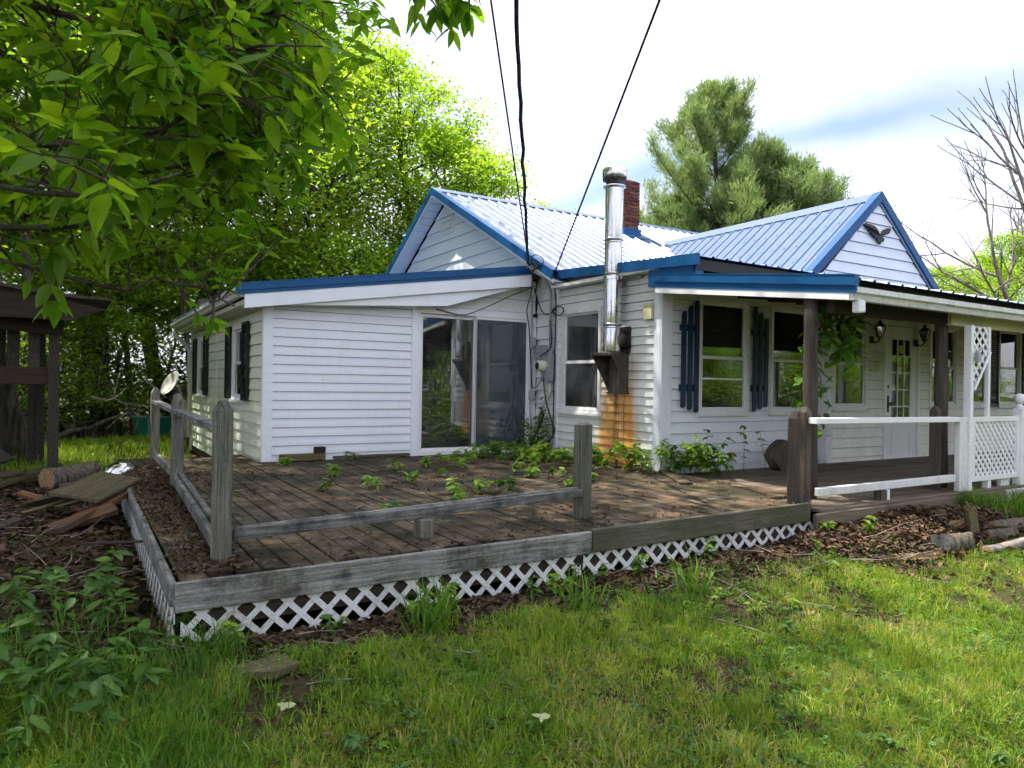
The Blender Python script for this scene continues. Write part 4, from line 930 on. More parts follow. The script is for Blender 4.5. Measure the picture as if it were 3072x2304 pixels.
for nm, lab, y, z, h in (('junction_box', 'small grey junction box high beside the sliding door', 9.47, 2.20, .09), ('junction_box', 'square grey junction box low beside the sliding door', 9.49, 1.38, .075)):
    t = thing(nm, lab, 'junction box', (6.2, y, z))
    m = MB(); m.cbox(6.11, 6.19, 9.43, 9.52, z-h, z+h, .008); mk('box', m, 'galv', t)
    m = MB(); m.cbox(6.118, 6.182, 9.418, 9.431, z-h*.7, z+h*.7, .003); mk('cover', m, 'greycable', t)
    JB.append(t)
def cable(name, pts, r, mat, label, n=6, sub=6, cat='cable', grp=None):
    # smooth Catmull-Rom through pts
    P = [Vector(p) for p in pts]; P = [2*P[0]-P[1]]+P+[2*P[-1]-P[-2]]; o_ = []
    for i in range(1, len(P)-2):
        for k in range(sub):
            t = k/sub; o_.append(.5*((2*P[i])+(-P[i-1]+P[i+1])*t+(2*P[i-1]-5*P[i]+4*P[i+1]-P[i+2])*t*t+(-P[i-1]+3*P[i]-3*P[i+1]+P[i+2])*t**3))
    o_.append(P[-2])
    m = MB(); m.tube(o_, r, n); return tag(mk(name, m, mat, smooth=True), label, cat, grp)
cable('wall_cable', [(6.15, 9.5, 2.95), (6.14, 9.49, 2.6), (6.15, 9.49, 2.3), (6.15, 9.49, 1.46), (6.14, 9.5, 1.2), (6.15, 9.49, 1.0), (6.17, 9.51, .86), (6.2, 9.51, .5)], .017, 'galv', 'grey conduit running down the inside corner beside the sliding door')
cable('wall_cable', [(5.95, 9.2, 3.3), (6.0, 9.3, 2.98), (6.02, 9.45, 2.7), (6.10, 9.50, 2.4), (6.13, 9.46, 1.6), (6.13, 9.45, 1.52), (6.15, 9.35, 1.5), (6.16, 9.2, 1.66)], .008, 'cable', 'thin black cable hanging beside the screen door frame')
cable('wall_cable', [(6.02, 9.27, 3.05), (5.6, 9.33, 2.86), (5.2, 9.42, 2.66), (4.9, 9.48, 2.56), (4.5, 9.50, 2.62)], .008, 'cable', 'black wire drooping across the header above the sliding door')
cable('wall_cable', [(6.03, 9.27, 3.02), (6.14, 9.25, 2.72), (6.18, 9.15, 2.62), (6.2, 9.0, 2.66), (6.18, 8.85, 2.72), (6.19, 8.72, 2.68), (6.19, 8.75, 2.6), (6.2, 8.92, 2.6), (6.2, 9.0, 2.68), (6.2, 8.86, 2.74)], .009, 'cable', 'loose black wire looped under the eave above the meter')
cable('wall_cable', [(6.12, 8.86, 3.05), (6.2, 8.92, 2.7), (6.2, 8.94, 1.9), (6.2, 8.95, .8)], .010, 'cable', 'straight black wire down the seam between the two sidings')
cable('wall_cable', [(6.2, 9.08, 2.62), (6.17, 8.98, 2.3), (6.16, 9.0, 2.1), (6.06, 9.12, 1.98)], .009, 'cable', 'black wire slanting down to the round meter')
cable('wall_cable', [(6.12, 9.12, 1.66), (6.14, 9.06, 1.3), (6.14, 8.9, 1.0), (6.12, 8.8, .84), (6.1, 8.98, .66), (6.1, 9.2, .72), (6.12, 9.18, 1.1), (6.13, 9.05, 1.16)], .010, 'cable', 'black cable looping below the meter into the vines')
cable('wall_cable', [(6.14, 9.12, 1.1), (6.12, 9.2, .9), (6.12, 9.4, .66), (6.12, 9.46, .5)], .016, 'cable', 'thick black cable curving down to the deck at the corner')
# wire knot at the eave
m = MB()
for k in range(3):
    c = Vector((5.90, 9.15-.06*k, 3.33+.03*k)); r = .10+.03*k
    m.tube([c+Vector((.03*math.sin(t*1.7+k), r*math.cos(t), r*.6*math.sin(t))) for t in [i*.42 for i in range(16)]], .008, 5)
m.tube([(5.9, 9.05, 3.36), (5.98, 8.98, 3.22), (6.1, 8.95, 3.12)], .014, 6)
tag(mk('wire_knot', m, 'cable', smooth=True), 'tangle of black wire ends where the cables reach the eave', 'wire')
# overhead service cables
def overhead(p0, p1, r, lab, sag=.12, twist=0.0, n=40):
    p0 = Vector(p0); p1 = Vector(p1); pts = []
    for i in range(n+1):
        t = i/n; p = p0.lerp(p1, t); p.z -= sag*4*t*(1-t)
        if twist: p += Vector((math.sin(i*2.4)*twist, math.cos(i*1.9)*twist, 0))
        pts.append(p)
    m = MB(); m.tube(pts, r, 6); return tag(mk('overhead_cable', m, 'cable', smooth=True), lab, 'cable', 'cables from the pole to the eave')
overhead((5.93, 9.30, 3.40), (-4.5, -6.1, 8.6), .020, 'thick twisted black cable rising steeply from the eave', .06, .010, 70)
overhead((5.93, 9.27, 3.36), (-5.1, -5.6, 8.5), .009, 'thin straight black cable left of the twisted one', .06)
overhead((6.1, 8.88, 3.14), (-1.4, -7.6, 9.25), .012, 'black cable slanting past the stove pipe cap to the wall corner', .06)

# ------------------------------------------------------------------ deck
DK = thing('deck', 'large weathered wooden deck with white lattice skirt', 'deck', (3.0, 6.5, 0.15))
bw = .1395; n = 0; x = .50
while x < 5.55:
    front = 4.10+random.uniform(-.02, .03)
    if 1.95 < x < 2.75: front += random.choice((.0, .02, .10))
    if random.random() < .12: front += .07
    back = 9.53 if x+bw/2 > 2.06 else 10.6
    cut = random.choice((5.6, 6.6, 7.4)) if n % 2 else random.choice((6.2, 7.0, 8.2))
    for a, b in ((front, cut-.004), (cut+.004, back)):
        zz = ZD-.019+random.uniform(-.004, .004)
        ob = board('deck_board', (x+bw/2, a, zz+random.uniform(-.004, .003)), (x+bw/2, b, zz+random.uniform(-.003, .003)), bw-.010, .036, 'deck', DK, jit=.04)
    x += bw; n += 1
# boards of the strip beside the stove pipe wall
x = 5.55
while x < 6.22:
    board('deck_board', (x+bw/2, 4.62 if x > 5.62 else 4.12, ZD-.02), (x+bw/2, 9.5, ZD-.018), bw-.006, .036, 'deck', DK, jit=.02); x += bw
board('deck_board', (5.62, 5.6, ZD+.012), (6.2, 6.55, ZD+.02), .14, .03, 'deck', DK)
# fascia
board('fascia_board', (.47, 4.085, .415), (3.17, 4.085, .432), .04, .155, 'grey_wood', DK, (0, 0, 1))
board('fascia_board', (3.176, 4.083, .440), (5.60, 4.083, .455), .042, .165, 'grey_wood_dark', DK, (0, 0, 1))
board('fascia_board', (.462, 4.10, .425), (.50, 10.6, .425), .04, .12, 'grey_wood', DK, (0, 0, 1))
board('ledger_board', (.6, 4.125, .30), (5.6, 4.125, .33), .04, .14, 'dark_wood', DK, (0, 0, 1))
for k in range(9):
    yy = 4.6+k*.62; board('joist', (.6, yy, .36), (5.5, yy, .36), .04, .15, 'dark_wood', DK, (0, 0, 1))
# lattice
def halfclip(poly, px, pz, nx_, nz_):
    o_ = []
    for i in range(len(poly)):
        p, q_ = poly[i], poly[(i+1) % len(poly)]
        dp = (p[0]-px)*nx_+(p[1]-pz)*nz_; dq = (q_[0]-px)*nx_+(q_[1]-pz)*nz_
        if dp >= 0: o_.append(p)
        if (dp >= 0) != (dq >= 0): t = dp/(dp-dq); o_.append((p[0]+t*(q_[0]-p[0]), p[1]+t*(q_[1]-p[1])))
    return o_
def lattice(parent, pl, poly, pitch, wd, th, mat, d0=0.0, name='lattice_slat'):
    a0 = min(p[0] for p in poly); a1 = max(p[0] for p in poly); z0 = min(p[1] for p in poly); z1 = max(p[1] for p in poly)
    H = z1-z0
    for s_, dd in ((1, d0), (-1, d0+th+.0006)):
        k = -int(H/pitch)-1
        while a0+k*pitch < a1+H:
            # slat through (c, z0) with direction (s,1)/sqrt2
            c = a0+k*pitch+.03; hw = wd/2/math.sqrt(2)*2
            if s_ > 0: nxn = (1, -1)
            else: nxn = (1, 1)
            cc = c if s_ > 0 else c
            l = math.sqrt(2)
            q_ = halfclip(poly, cc-hw*.7071*1.0, z0, nxn[0], nxn[1]); q_ = halfclip(q_, cc+hw*.7071, z0, -nxn[0], -nxn[1]) if len(q_) > 2 else []
            if len(q_) > 2 and max(abs(p[0]-q_[0][0])+abs(p[1]-q_[0][1]) for p in q_) > .02:
                m = MB(); m.prism([pl.pt(a, z, dd) for a, z in q_], pl.n*th); mk(name, m, mat, parent)
            k += 1
    return
plD = Plane((0, 4.11, 0), (1, 0, 0), (0, -1, 0)); plS = Plane((.475, 0, 0), (0, 1, 0), (-1, 0, 0))
lattice(DK, plD, [(.50, .08), (3.1, .13), (3.1, .352), (.50, .335)], .150, .048, .006, 'trim_old')
lattice(DK, plD, [(3.12, .14), (5.72, .17), (5.72, .375), (3.12, .355)], .150, .048, .006, 'trim_old')
lattice(DK, plS, [(4.12, .02), (8.6, .1), (8.6, .40), (4.12, .36)], .150, .048, .006, 'trim_old')
# posts
def capped(name, parent, x, y, z0, z1, w_, mat, cham=.05, rz=0.0, lean=(0, 0), mid=None):
    h = w_/2; m = MB(); c = .012
    ring = [(-h+c, -h), (h-c, -h), (h, -h+c), (h, h-c), (h-c, h), (-h+c, h), (-h, h-c), (-h, -h+c)]
    lv = [(0, 1.0), (z1-z0-cham, 1.0), (z1-z0-cham*.1, .52), (z1-z0, .42)]
    vs = []; fs = []
    for z, s_ in lv:
        for a, b in ring: vs.append((a*s_+lean[0]*z, b*s_+lean[1]*z, z))
    for i in range(len(lv)-1):
        for k in range(8): fs.append((i*8+k, i*8+(k+1) % 8, (i+1)*8+(k+1) % 8, (i+1)*8+k))
    fs.append(tuple(range(24, 32))); fs.append(tuple(range(7, -1, -1)))
    m.add(vs, fs); return mk(name, m, mat, parent, loc=(x, y, z0), rot=(0, 0, rz))
capped('post', DK, .75, 4.44, .42, 1.43, .092, 'post_wood', .06, rz=.5)
capped('post', DK, .885, 7.70, .42, 1.40, .105, 'post_wood', .07, rz=.1)
capped('post', DK, .925, 10.38, .42, 1.43, .10, 'post_wood', .07, rz=.1)
p = capped('post', DK, 3.48, 4.60, .42, 1.255, .115, 'post_wood', .02, rz=.45)
capped('post', DK, 5.63, 4.27, .40, 1.345, .095, 'dark_post', .07, rz=.45)
# rails
board('rail', (.77, 4.5, 1.255), (.88, 7.70, 1.235), .10, .042, 'grey_wood', DK)
board('rail', (.88, 7.72, 1.23), (.92, 10.38, 1.25), .10, .042, 'grey_wood', DK)
board('rail', (.74, 4.5, .575), (.86, 7.66, .585), .045, .085, 'grey_wood', DK)
board('rail', (.79, 4.5, .60), (.91, 7.66, .61), .04, .07, 'grey_wood', DK)
board('rail', (.90, 7.72, .58), (.91, 10.34, .58), .045, .085, 'grey_wood', DK)
board('rail', (.82, 4.46, .640), (3.44, 4.56, .700), .04, .065, 'grey_wood', DK)
board('rail', (.84, 4.50, .655), (2.3, 4.555, .695), .03, .045, 'grey_wood', DK)
board('rail', (2.31, 4.555, .696), (3.45, 4.60, .722), .032, .045, 'grey_wood', DK)
capped('rail_block', DK, 2.06, 4.50, .50, .628, .11, 'post_wood', .01)
# things lying on the deck by the wall
def log(name, p0, p1, r, mat, label, cat='log', n=14, ends='split_wood', bumps=.06, grp=None):
    p0 = Vector(p0); p1 = Vector(p1); t = thing(name, label, cat, p0, grp)
    rng = random.Random(sum(map(ord, label))); d = (p1-p0); a = d.normalized().cross(Vector((.1, .2, 1))).normalized(); b = d.normalized().cross(a)
    m = MB(); vs = []; fs = []; K = 7; ph = [rng.uniform(0, 6) for _ in range(3)]
    for i in range(K):
        for k in range(n):
            th = 2*math.pi*k/n; rr_ = r*(1+bumps*math.sin(2*th+ph[0]+i*.5)+bumps*.8*math.sin(5*th+ph[1]+i)+rng.uniform(-bumps, bumps)*.4)
            vs.append(p0+d*(i/(K-1))+(a*math.cos(th)+b*math.sin(th))*rr_)
    for i in range(K-1):
        for k in range(n): fs.append((i*n+k, i*n+(k+1) % n, (i+1)*n+(k+1) % n, (i+1)*n+k))
    m.add(vs, fs); mk('bark', m, mat, t, smooth=True)
    for e, i, s_ in ((p0, 0, -1), (p1, K-1, 1)):
        m = MB(); m.add([e+d.normalized()*.006*s_]+vs[i*n:(i+1)*n], [(0, 1+k, 1+(k+1) % n) for k in range(n)]); mk('cut_end', m, ends, t)
    return t
bb = board('timber_block', (2.28, 9.42, .555), (2.86, 9.40, .555), .10, .09, 'plank', None); tag(bb, 'short dark timber lying against the white siding', 'timber')
bb = board('timber_block', (2.72, 9.40, .645), (2.86, 9.40, .645), .09, .08, 'dark_wood', None); tag(bb, 'small dark block stacked on the timber end', 'timber block')
bb = board('threshold_plank', (3.0, 9.47, .53), (4.1, 9.49, .53), .07, .035, 'plank', None); tag(bb, 'thin dark plank lying along the base of the white siding', 'plank')
log('log_round', (7.98, 6.10, .65), (8.18, 6.42, .65), .21, 'bark_log', 'thick log round standing on edge against the porch wall', ends='dark_post')

# ------------------------------------------------------------------ porch
PO = thing('porch', 'covered front porch with white railings and dark posts', 'porch', (10.0, 5.4, 0.2))
y = 4.05; k = 0
while y < 6.55:
    board('floor_board', (5.74, y+.07, .452), (17.3, y+.07, .452), .134, .034, 'porch_floor', PO, jit=.01); y += .14
board('fascia_board', (5.62, 4.035, .375), (9.0, 4.035, .375), .04, .13, 'porch_floor', PO, (0, 0, 1))
board('fascia_board', (9.0, 4.03, .37), (17.3, 4.03, .37), .04, .14, 'trim_old', PO, (0, 0, 1))
for (x, y, lab) in ((6.20, 4.52, 'tall dark round porch post wrapped in creeper'), (8.34, 4.40, 'tall dark porch post behind the white post')):
    m = MB(); pts = [(x+.012*math.sin(z*2), y, z) for z in np.linspace(.45, 2.42, 9)]; m.tube(pts, [.068+.005*math.sin(i*1.7) for i in range(9)], 12); o_ = mk('post', m, 'dark_post', PO, smooth=True); o_['label'] = lab
# timber connectors with sawn ends beside the posts
for (x, y) in ((5.82, 4.30), (8.10, 4.33)):
    capped('post', PO, x, y, .45, 1.38, .095, 'dark_post', .05)
board('rail', (5.80, 4.20, 1.255), (8.17, 4.15, 1.243), .10, .055, 'trim', PO)
board('rail', (5.82, 4.16, .605), (8.12, 4.14, .612), .055, .075, 'trim_old', PO, (0, 0, 1))
m = MB(); m.cbox(6.86, 6.90, 4.115, 4.155, .45, .568, .004); mk('rail_block', m, 'trim', PO)
m = MB(); m.cbox(6.76, 6.858, 4.12, 4.20, .45, .565, .004); mk('rail_block', m, 'dark_post', PO)
m = MB(); m.cbox(8.16, 8.32, 4.10, 4.16, .46, 1.265, .006); mk('trim_post', m, 'trim_old', PO)
m = MB(); m.cbox(8.325, 8.385, 4.08, 4.16, .46, 2.27, .005); mk('post', m, 'trim', PO)
m = MB(); m.cbox(8.74, 8.785, 4.10, 4.145, 1.25, 2.27, .004); mk('baluster', m, 'trim', PO)
plL = Plane((0, 4.12, 0), (1, 0, 0), (0, -1, 0))
m = MB(); plL.ring(m, 8.392, 9.44, .56, 1.27, .055, -.01, .03); lp = mk('lattice_panel', m, 'trim', PO)
lattice(lp, plL, [(8.445, .612), (9.388, .612), (9.388, 1.218), (8.445, 1.218)], .098, .046, .006, 'trim', 0.0)
m = MB(); plL.box(m, 8.76, 8.83, .46, .56, -.04, .02); mk('rail_block', m, 'trim', PO)
m = MB(); plL.box(m, 9.10, 9.30, .46, .56, -.04, .0); mk('rail_block', m, 'trim_old', PO)
tri = [(8.40, 1.60), (8.44, 1.58), (8.74, 1.98), (8.74, 2.265), (8.40, 2.265)]
m = MB(); plL.box(m, 8.391, 8.408, 1.60, 2.265, -.005, .02); lb = mk('lattice_bracket', m, 'trim', PO); lb['label'] = 'triangular white lattice bracket under the cream beam'
lattice(lb, plL, tri, .128, .044, .006, 'trim', 0.0)
m = MB(); m.tube([(8.42, 4.09, 1.565), (8.755, 4.09, 1.985)], .014, 6); mk('edge_strip', m, 'trim', lb)
m = MB(); m.cbox(9.44, 9.54, 4.06, 4.16, .46, 1.36, .006); mk('newel_post', m, 'trim', PO)
m = MB(); m.lathe([(.045, 1.36), (.055, 1.37), (.03, 1.395), (.026, 1.41), (.05, 1.43), (.062, 1.47), (.05, 1.515), (.02, 1.53), (0, 1.532)], 16, (9.49, 4.11, 0)); mk('finial', m, 'trim', PO, smooth=True)
board('rail', (9.55, 4.10, 1.30), (11.6, 3.95, 1.05), .09, .05, 'trim', PO)
board('rail', (9.55, 4.10, .86), (11.6, 3.95, .62), .04, .11, 'trim', PO)
for k in range(3):
    m = MB(); m.cbox(11.6+k*1.8, 11.7+k*1.8, 4.1, 4.2, .46, 2.16, .006); mk('post', m, 'trim', PO)
# porch string-light clips on the post
m = MB(); m.cbox(8.36, 8.40, 4.02, 4.07, 1.86, 1.98, .01); m.tube([(8.42, 4.05, 1.9), (8.5, 4.04, 1.96), (8.46, 4.04, 2.02), (8.38, 4.05, 1.97)], .012, 6); tag(mk('post_clip', m, 'galv'), 'small grey clip screwed to the top of the white porch post', 'clip')

# ------------------------------------------------------------------ wall lanterns
def lantern(x, lab):
    t = thing('wall_lantern', lab, 'lantern', (x, 6.55, 2.45), 'lanterns beside the front door')
    zc = 2.37
    m = MB(); m.cbox(x-.055, x+.055, 6.545, 6.58, zc-.16, zc-.02, .01); mk('back_plate', m, 'black', t)
    m = MB(); m.tube([(x, 6.55, zc-.11), (x, 6.48, zc-.15), (x, 6.41, zc-.11), (x, 6.40, zc-.06)], .014, 8); mk('arm', m, 'black', t, smooth=True)
    o_ = (x, 6.40, zc)
    m = MB(); m.lathe([(0, -.07), (.035, -.065), (.05, -.045), (.05, -.035), (0, -.03)], 6, o_); m.lathe([(.115, .15), (.095, .165), (.06, .20), (.03, .215), (.03, .235), (.045, .245), (.02, .265), (.012, .28), (0, .30)], 6, o_); mk('cap', m, 'black', t)
    m = MB()
    for k in range(6):
        a = math.pi/3*k; m.tube([(o_[0]+.05*math.cos(a), o_[1]+.05*math.sin(a), zc-.04), (o_[0]+.10*math.cos(a), o_[1]+.10*math.sin(a), zc+.155)], .006, 4)
    mk('cage', m, 'black', t)
    m = MB(); m.lathe([(.044, -.035), (.093, .15)], 6, o_); mk('glass', m, 'glass', t)
    m = MB(); m.lathe([(.012, -.03), (.02, .0), (.026, .05), (.012, .085), (0, .09)], 8, o_); mk('bulb', m, 'lamp_glass', t); t.scale = (.8, .8, .8)
lantern(10.45, 'black lantern on the wall left of the front door')
lantern(11.67, 'black lantern on the wall right of the front door')
m = MB(); pP2.box(m, 10.62, 10.68, 1.86, 1.98, .026, .04); tag(mk('doorbell_plate', m, 'beam_yellow'), 'small cream plate on the siding beside the front door', 'plate')

# ------------------------------------------------------------------ eagle ornament
eg = [(0, -.13), (.035, -.06), (.075, -.075), (.095, -.03), (.075, .005), (.05, .0), (.055, .03), (.10, .055), (.17, .085), (.235, .12), (.27, .19), (.19, .195), (.10, .15), (.04, .08), (.01, .05),
      (-.02, .06), (-.06, .12), (-.13, .17), (-.22, .19), (-.36, .20), (-.40, .185), (-.37, .15), (-.34, .15), (-.33, .11), (-.28, .11), (-.27, .065), (-.22, .065), (-.21, .02), (-.15, .015), (-.13, -.03), (-.08, -.03), (-.06, -.08), (-.03, -.10)]
import bmesh
bm = bmesh.new(); vs = [bm.verts.new((10.60+a*1.05, 6.535, 3.90+b*.85)) for a, b in eg]; fc = bm.faces.new(vs)
r_ = bmesh.ops.extrude_face_region(bm, geom=[fc]); bmesh.ops.translate(bm, vec=(0, .03, 0), verts=[v for v in r_['geom'] if isinstance(v, bmesh.types.BMVert)])
bmesh.ops.triangulate(bm, faces=[f_ for f_ in bm.faces if len(f_.verts) > 4]); bmesh.ops.recalc_face_normals(bm, faces=bm.faces)
me = bpy.data.meshes.new('eagle_ornament'); bm.to_mesh(me); bm.free(); me.materials.append(MT['black']); eo = tag(mkd('eagle_ornament', me), 'black metal eagle with spread wings on the white gable', 'ornament')
m = MB()
for k in range(6):
    m.tube([(10.58-.05*k, 6.533, 3.915+.010*k), (10.50-.05*k, 6.530, 3.985+.010*k)], .006, 4)
for k in range(4): m.tube([(10.66+.04*k, 6.533, 3.935+.010*k), (10.70+.04*k, 6.530, 3.965+.010*k)], .005, 4)
mk('feather', m, 'black', eo, kind='stuff')

# ------------------------------------------------------------------ background things
SD = thing('satellite_dish', 'beige satellite dish on a pole beyond the deck corner', 'satellite dish', (1.95, 16.4, .1))
m = MB(); m.lathe([(.8*a, .8*b) for a, b in [(0, 0), (.12, .012), (.24, .05), (.34, .11), (.345, .115), (.33, .115), (.24, .065), (.12, .026), (0, .016)]], 28)
ax = Vector((-.80, -.30, .45)).normalized(); q_ = ax.to_track_quat('Z', 'Y').to_matrix().to_4x4(); q_.translation = (1.78, 16.3, 1.42)
m.v = [tuple(q_ @ Vector(v)) for v in m.v]; mk('reflector', m, 'dish', SD, smooth=True)
m = MB(); m.tube([(1.92, 16.4, 0), (1.92, 16.4, 1.25), (1.88, 16.38, 1.4)], .035, 10); mk('mast', m, 'galv', SD)
f0 = q_ @ Vector((0, -.30, .02)); f1 = q_ @ Vector((0, -.18, .50))
m = MB(); m.tube([tuple(f0), tuple(f1)], .014, 6); mk('arm', m, 'greycable', SD)
m = MB(); m.tube([tuple(f1), tuple(f1+ax*-.10+Vector((0, 0, .05)))], .04, 10); mk('receiver', m, 'greycable', SD)
TS = thing('tan_shed', 'small tan shed partly hidden behind the house corner', 'shed', (3.0, 19.0, .1))
m = MB(); m.box(2.15, 4.4, 18.2, 20.6, .1, 1.25)
for k in range(10): m.box(2.135, 2.151, 18.25+k*.24, 18.27+k*.24, .1, 1.24)
mk('wall', m, 'tan', TS)
m = MB(); m.hexa([(1.95, 18.0, 1.24), (4.6, 18.0, 1.62), (4.6, 20.8, 1.62), (1.95, 20.8, 1.24), (1.95, 18.0, 1.30), (4.6, 18.0, 1.68), (4.6, 20.8, 1.68), (1.95, 20.8, 1.30)]); mk('roof', m, 'shed_wood', TS)
m = MB(); m.cbox(1.98, 2.08, 18.1, 18.2, .1, 1.28, .005); mk('corner_post', m, 'trim_old', TS)
GB_ = thing('green_bin', 'green plastic bin standing at the wood edge', 'bin', (1.75, 18.9, .1))
m = MB(); m.hexa([(1.30, 18.6, .1), (1.95, 18.6, .1), (1.95, 19.1, .1), (1.30, 19.1, .1), (1.22, 18.55, .62), (2.02, 18.55, .62), (2.02, 19.15, .62), (1.22, 19.15, .62)]); mk('body', m, 'green_plastic', GB_)
m = MB(); m.cbox(1.18, 2.06, 18.5, 19.2, .62, .67, .015); mk('lid', m, 'green_plastic', GB_)
# old shed at the left edge
OS = thing('old_shed', 'dark open timber shed at the left edge with drooping roof', 'shed', (-1.2, 11.2, .1))
for (x, y, h) in ((-.20, 11.0, 2.32), (-.86, 11.5, 2.4), (-1.55, 11.0, 2.7), (-.42, 13.4, 2.3), (-1.7, 13.4, 2.7)):
    board('post', (x, y, .05), (x, y, h), .12, .11, 'shed_wood', OS, (0, 1, 0))
m = MB(); nseg = 12; vs = []; fs = []
for i in range(nseg+1):
    t = i/nseg; x = -3.2+t*3.62; z = 3.42-.95*t-.14*math.sin(t*math.pi)+.10*t**6
    for y_, dz in ((10.55, 0), (13.9, .05)):
        vs += [(x, y_, z+dz), (x, y_, z+dz-.035)]
for i in range(nseg):
    a = i*4; b = a+4; fs += [(a, b, b+2, a+2), (a+1, a+3, b+3, b+1), (a, a+1, b+1, b), (a+2, b+2, b+3, a+3)]
fs += [(0, 2, 3, 1), (nseg*4, nseg*4+1, nseg*4+3, nseg*4+2)]
m.add(vs, fs); mk('roof', m, 'shed_wood', OS)
m = MB(); m.prism([(-3.15, 10.62, 3.36), (-1.4, 10.62, 2.83), (.36, 10.62, 2.42), (-.05, 10.62, 2.26), (-3.1, 10.62, 2.30)], (0, .05, 0)); mk('roof_shade_panel', m, 'dark_wood', OS)  # added dark panel imitates the deep shade under the drooping roof
board('beam', (-3.0, 10.95, 2.42), (-.1, 10.95, 2.20), .08, .24, 'dark_wood', OS)
board('beam', (-3.0, 11.05, 1.58), (-.2, 11.05, 1.56), .08, .22, 'dark_wood', OS)
for k in range(8): board('slat', (-.42-.22*k, 11.08, 1.6), (-.42-.22*k, 11.08, 2.36), .13, .022, 'shed_wood', OS, (0, 1, 0))
for k in range(5): board('plank', (-.5-.45*k, 13.4, .1), (-.5-.45*k, 13.4, 2.3), .16, .022, 'shed_wood', OS, (0, 1, 0))

# ------------------------------------------------------------------ debris, planks, firewood
def plank(p0, p1, w_, t_, mat, lab, upv=(0, 0, 1), cat='plank', grp=None):
    o_ = board('plank' if cat == 'plank' else cat.replace(' ', '_'), p0, p1, w_, t_, mat, None, upv, c=.004); return tag(o_, lab, cat, grp)
plank((.02, 7.35, .50), (.44, 8.25, .56), .42, .03, 'plank', 'wide mossy board lying on top of the debris by the deck', (.1, -.2, 1))
plank((-.12, 6.85, .30), (.50, 7.9, .46), .16, .05, 'rot', 'rotten reddish board under the mossy board', (-.3, -.1, 1))
plank((-.25, 7.1, .24), (.34, 7.25, .40), .14, .05, 'rot', 'short rotten orange board end poking left', (.2, -.3, 1))
plank((-.30, 8.5, .28), (-.02, 8.05, .40), .22, .025, 'plank', 'broken brown board leaning on the debris', (.3, .1, .8))
plank((-.55, 6.6, .20), (.15, 7.3, .34), .035, .03, 'plank', 'thin pale stick propped against the debris')
plank((-.10, 8.8, .42), (.62, 8.9, .50), .03, .03, 'plank', 'long pale stick behind the mossy board')
plank((-1.1, 9.7, .2), (-.15, 11.5, .36), .12, .05, 'plank', 'long beam slanting on the ground in front of the shed')
log('log_piece', (-.25, 10.4, .30), (.25, 10.9, .32), .13, 'bark_log', 'dead log lying on the ground right of the shed post')
plank((-1.2, 10.2, .32), (-.6, 10.9, .36), .34, .03, 'plank', 'pale grey board lying under the shed')
plank((-1.35, 10.6, .42), (-.75, 11.1, .62), .44, .03, 'shed_wood', 'dark board leaning under the shed roof', (.3, -.3, .8))
for k in range(8):
    a = random.uniform(0, 6.28); cxx, cyy = random.uniform(-.6, .25), random.uniform(5.6, 8.6)
    L_ = random.uniform(.25, .6); zz = float(gz(cxx, cyy))+.12
    plank((cxx, cyy, zz), (cxx+L_*math.cos(a), cyy+L_*math.sin(a), zz+random.uniform(-.05, .1)), random.uniform(.03, .1), .02, random.choice(('rot', 'plank', 'shed_wood')), 'splintered scrap of old board in the debris left of the deck', (random.uniform(-.3, .3), random.uniform(-.3, .3), 1), grp='splintered scraps in the debris')
m = MB(); m.lathe([(.155, 0), (.15, .03), (.12, .075), (.07, .10), (0, .108)], 24); mk_b = mk('steel_bowl', m, 'steel', smooth=True, loc=(.47, 9.2, .50), rot=(.15, -.1, 0)); tag(mk_b, 'upturned shiny steel bowl beside the deck rail', 'bowl')
# firewood by the porch
log('firewood_log', (6.20, 3.26, .27), (6.50, 3.20, .27), .085, 'bark_log', 'thick short log with bark lying at the edge of the leaf pile', 'firewood', ends='grey_wood', bumps=.12)
log('firewood_log', (6.62, 3.10, .20), (7.40, 3.06, .23), .042, 'bark_dead', 'long thin pale branch lying at the right edge', 'firewood', ends='split_wood', bumps=.1)
log('firewood_log', (6.98, 3.26, .26), (7.34, 3.22, .27), .05, 'bark_log', 'medium log with pale cut end behind the long branch', 'firewood', bumps=.1)
log('firewood_log', (7.25, 3.36, .29), (7.9, 3.30, .29), .06, 'bark_log', 'brown log farthest right near the tall grass', 'firewood', bumps=.1)
def splitlog(pts, vec, lab, mat='split_wood'):
    m = MB(); m.prism(pts, vec); o_ = mk('split_log', m, mat)
    bm = bmesh_new(o_.data); return tag(o_, lab, 'firewood')
def bmesh_new(me):
    import bmesh
    b = bmesh.new(); b.from_mesh(me); bmesh.ops.subdivide_edges(b, edges=b.edges[:], cuts=3, use_grid_fill=True)
    r = random.Random(len(b.verts))
    for v in b.verts: v.co += Vector((r.uniform(-1, 1), r.uniform(-1, 1), r.uniform(-1, 1)))*.007
    bmesh.ops.triangulate(b, faces=b.faces[:]); b.to_mesh(me); b.free()
splitlog([(6.86, 3.33, .22), (6.96, 3.30, .22), (6.93, 3.33, .50), (6.885, 3.35, .53), (6.85, 3.36, .48)], (.05, .07, .02), 'pale split log standing upright in the pile', 'plank')
splitlog([(6.70, 3.50, .30), (6.76, 3.43, .31), (6.76, 3.46, .38)], (.34, -.02, .02), 'orange split log lying behind the upright piece')
splitlog([(6.75, 3.70, .35), (6.81, 3.63, .36), (6.80, 3.67, .42)], (.40, .04, .0), 'tan split log lying on the leaf pile')
splitlog([(6.66, 3.17, .18), (6.74, 3.16, .18), (6.70, 3.19, .26)], (.07, .03, .0), 'short orange wedge beside the thick log')
splitlog([(5.70, 3.30, .19), (5.74, 3.25, .19), (5.73, 3.28, .235)], (.34, -.06, .0), 'thin orange wedge lying in the grass')
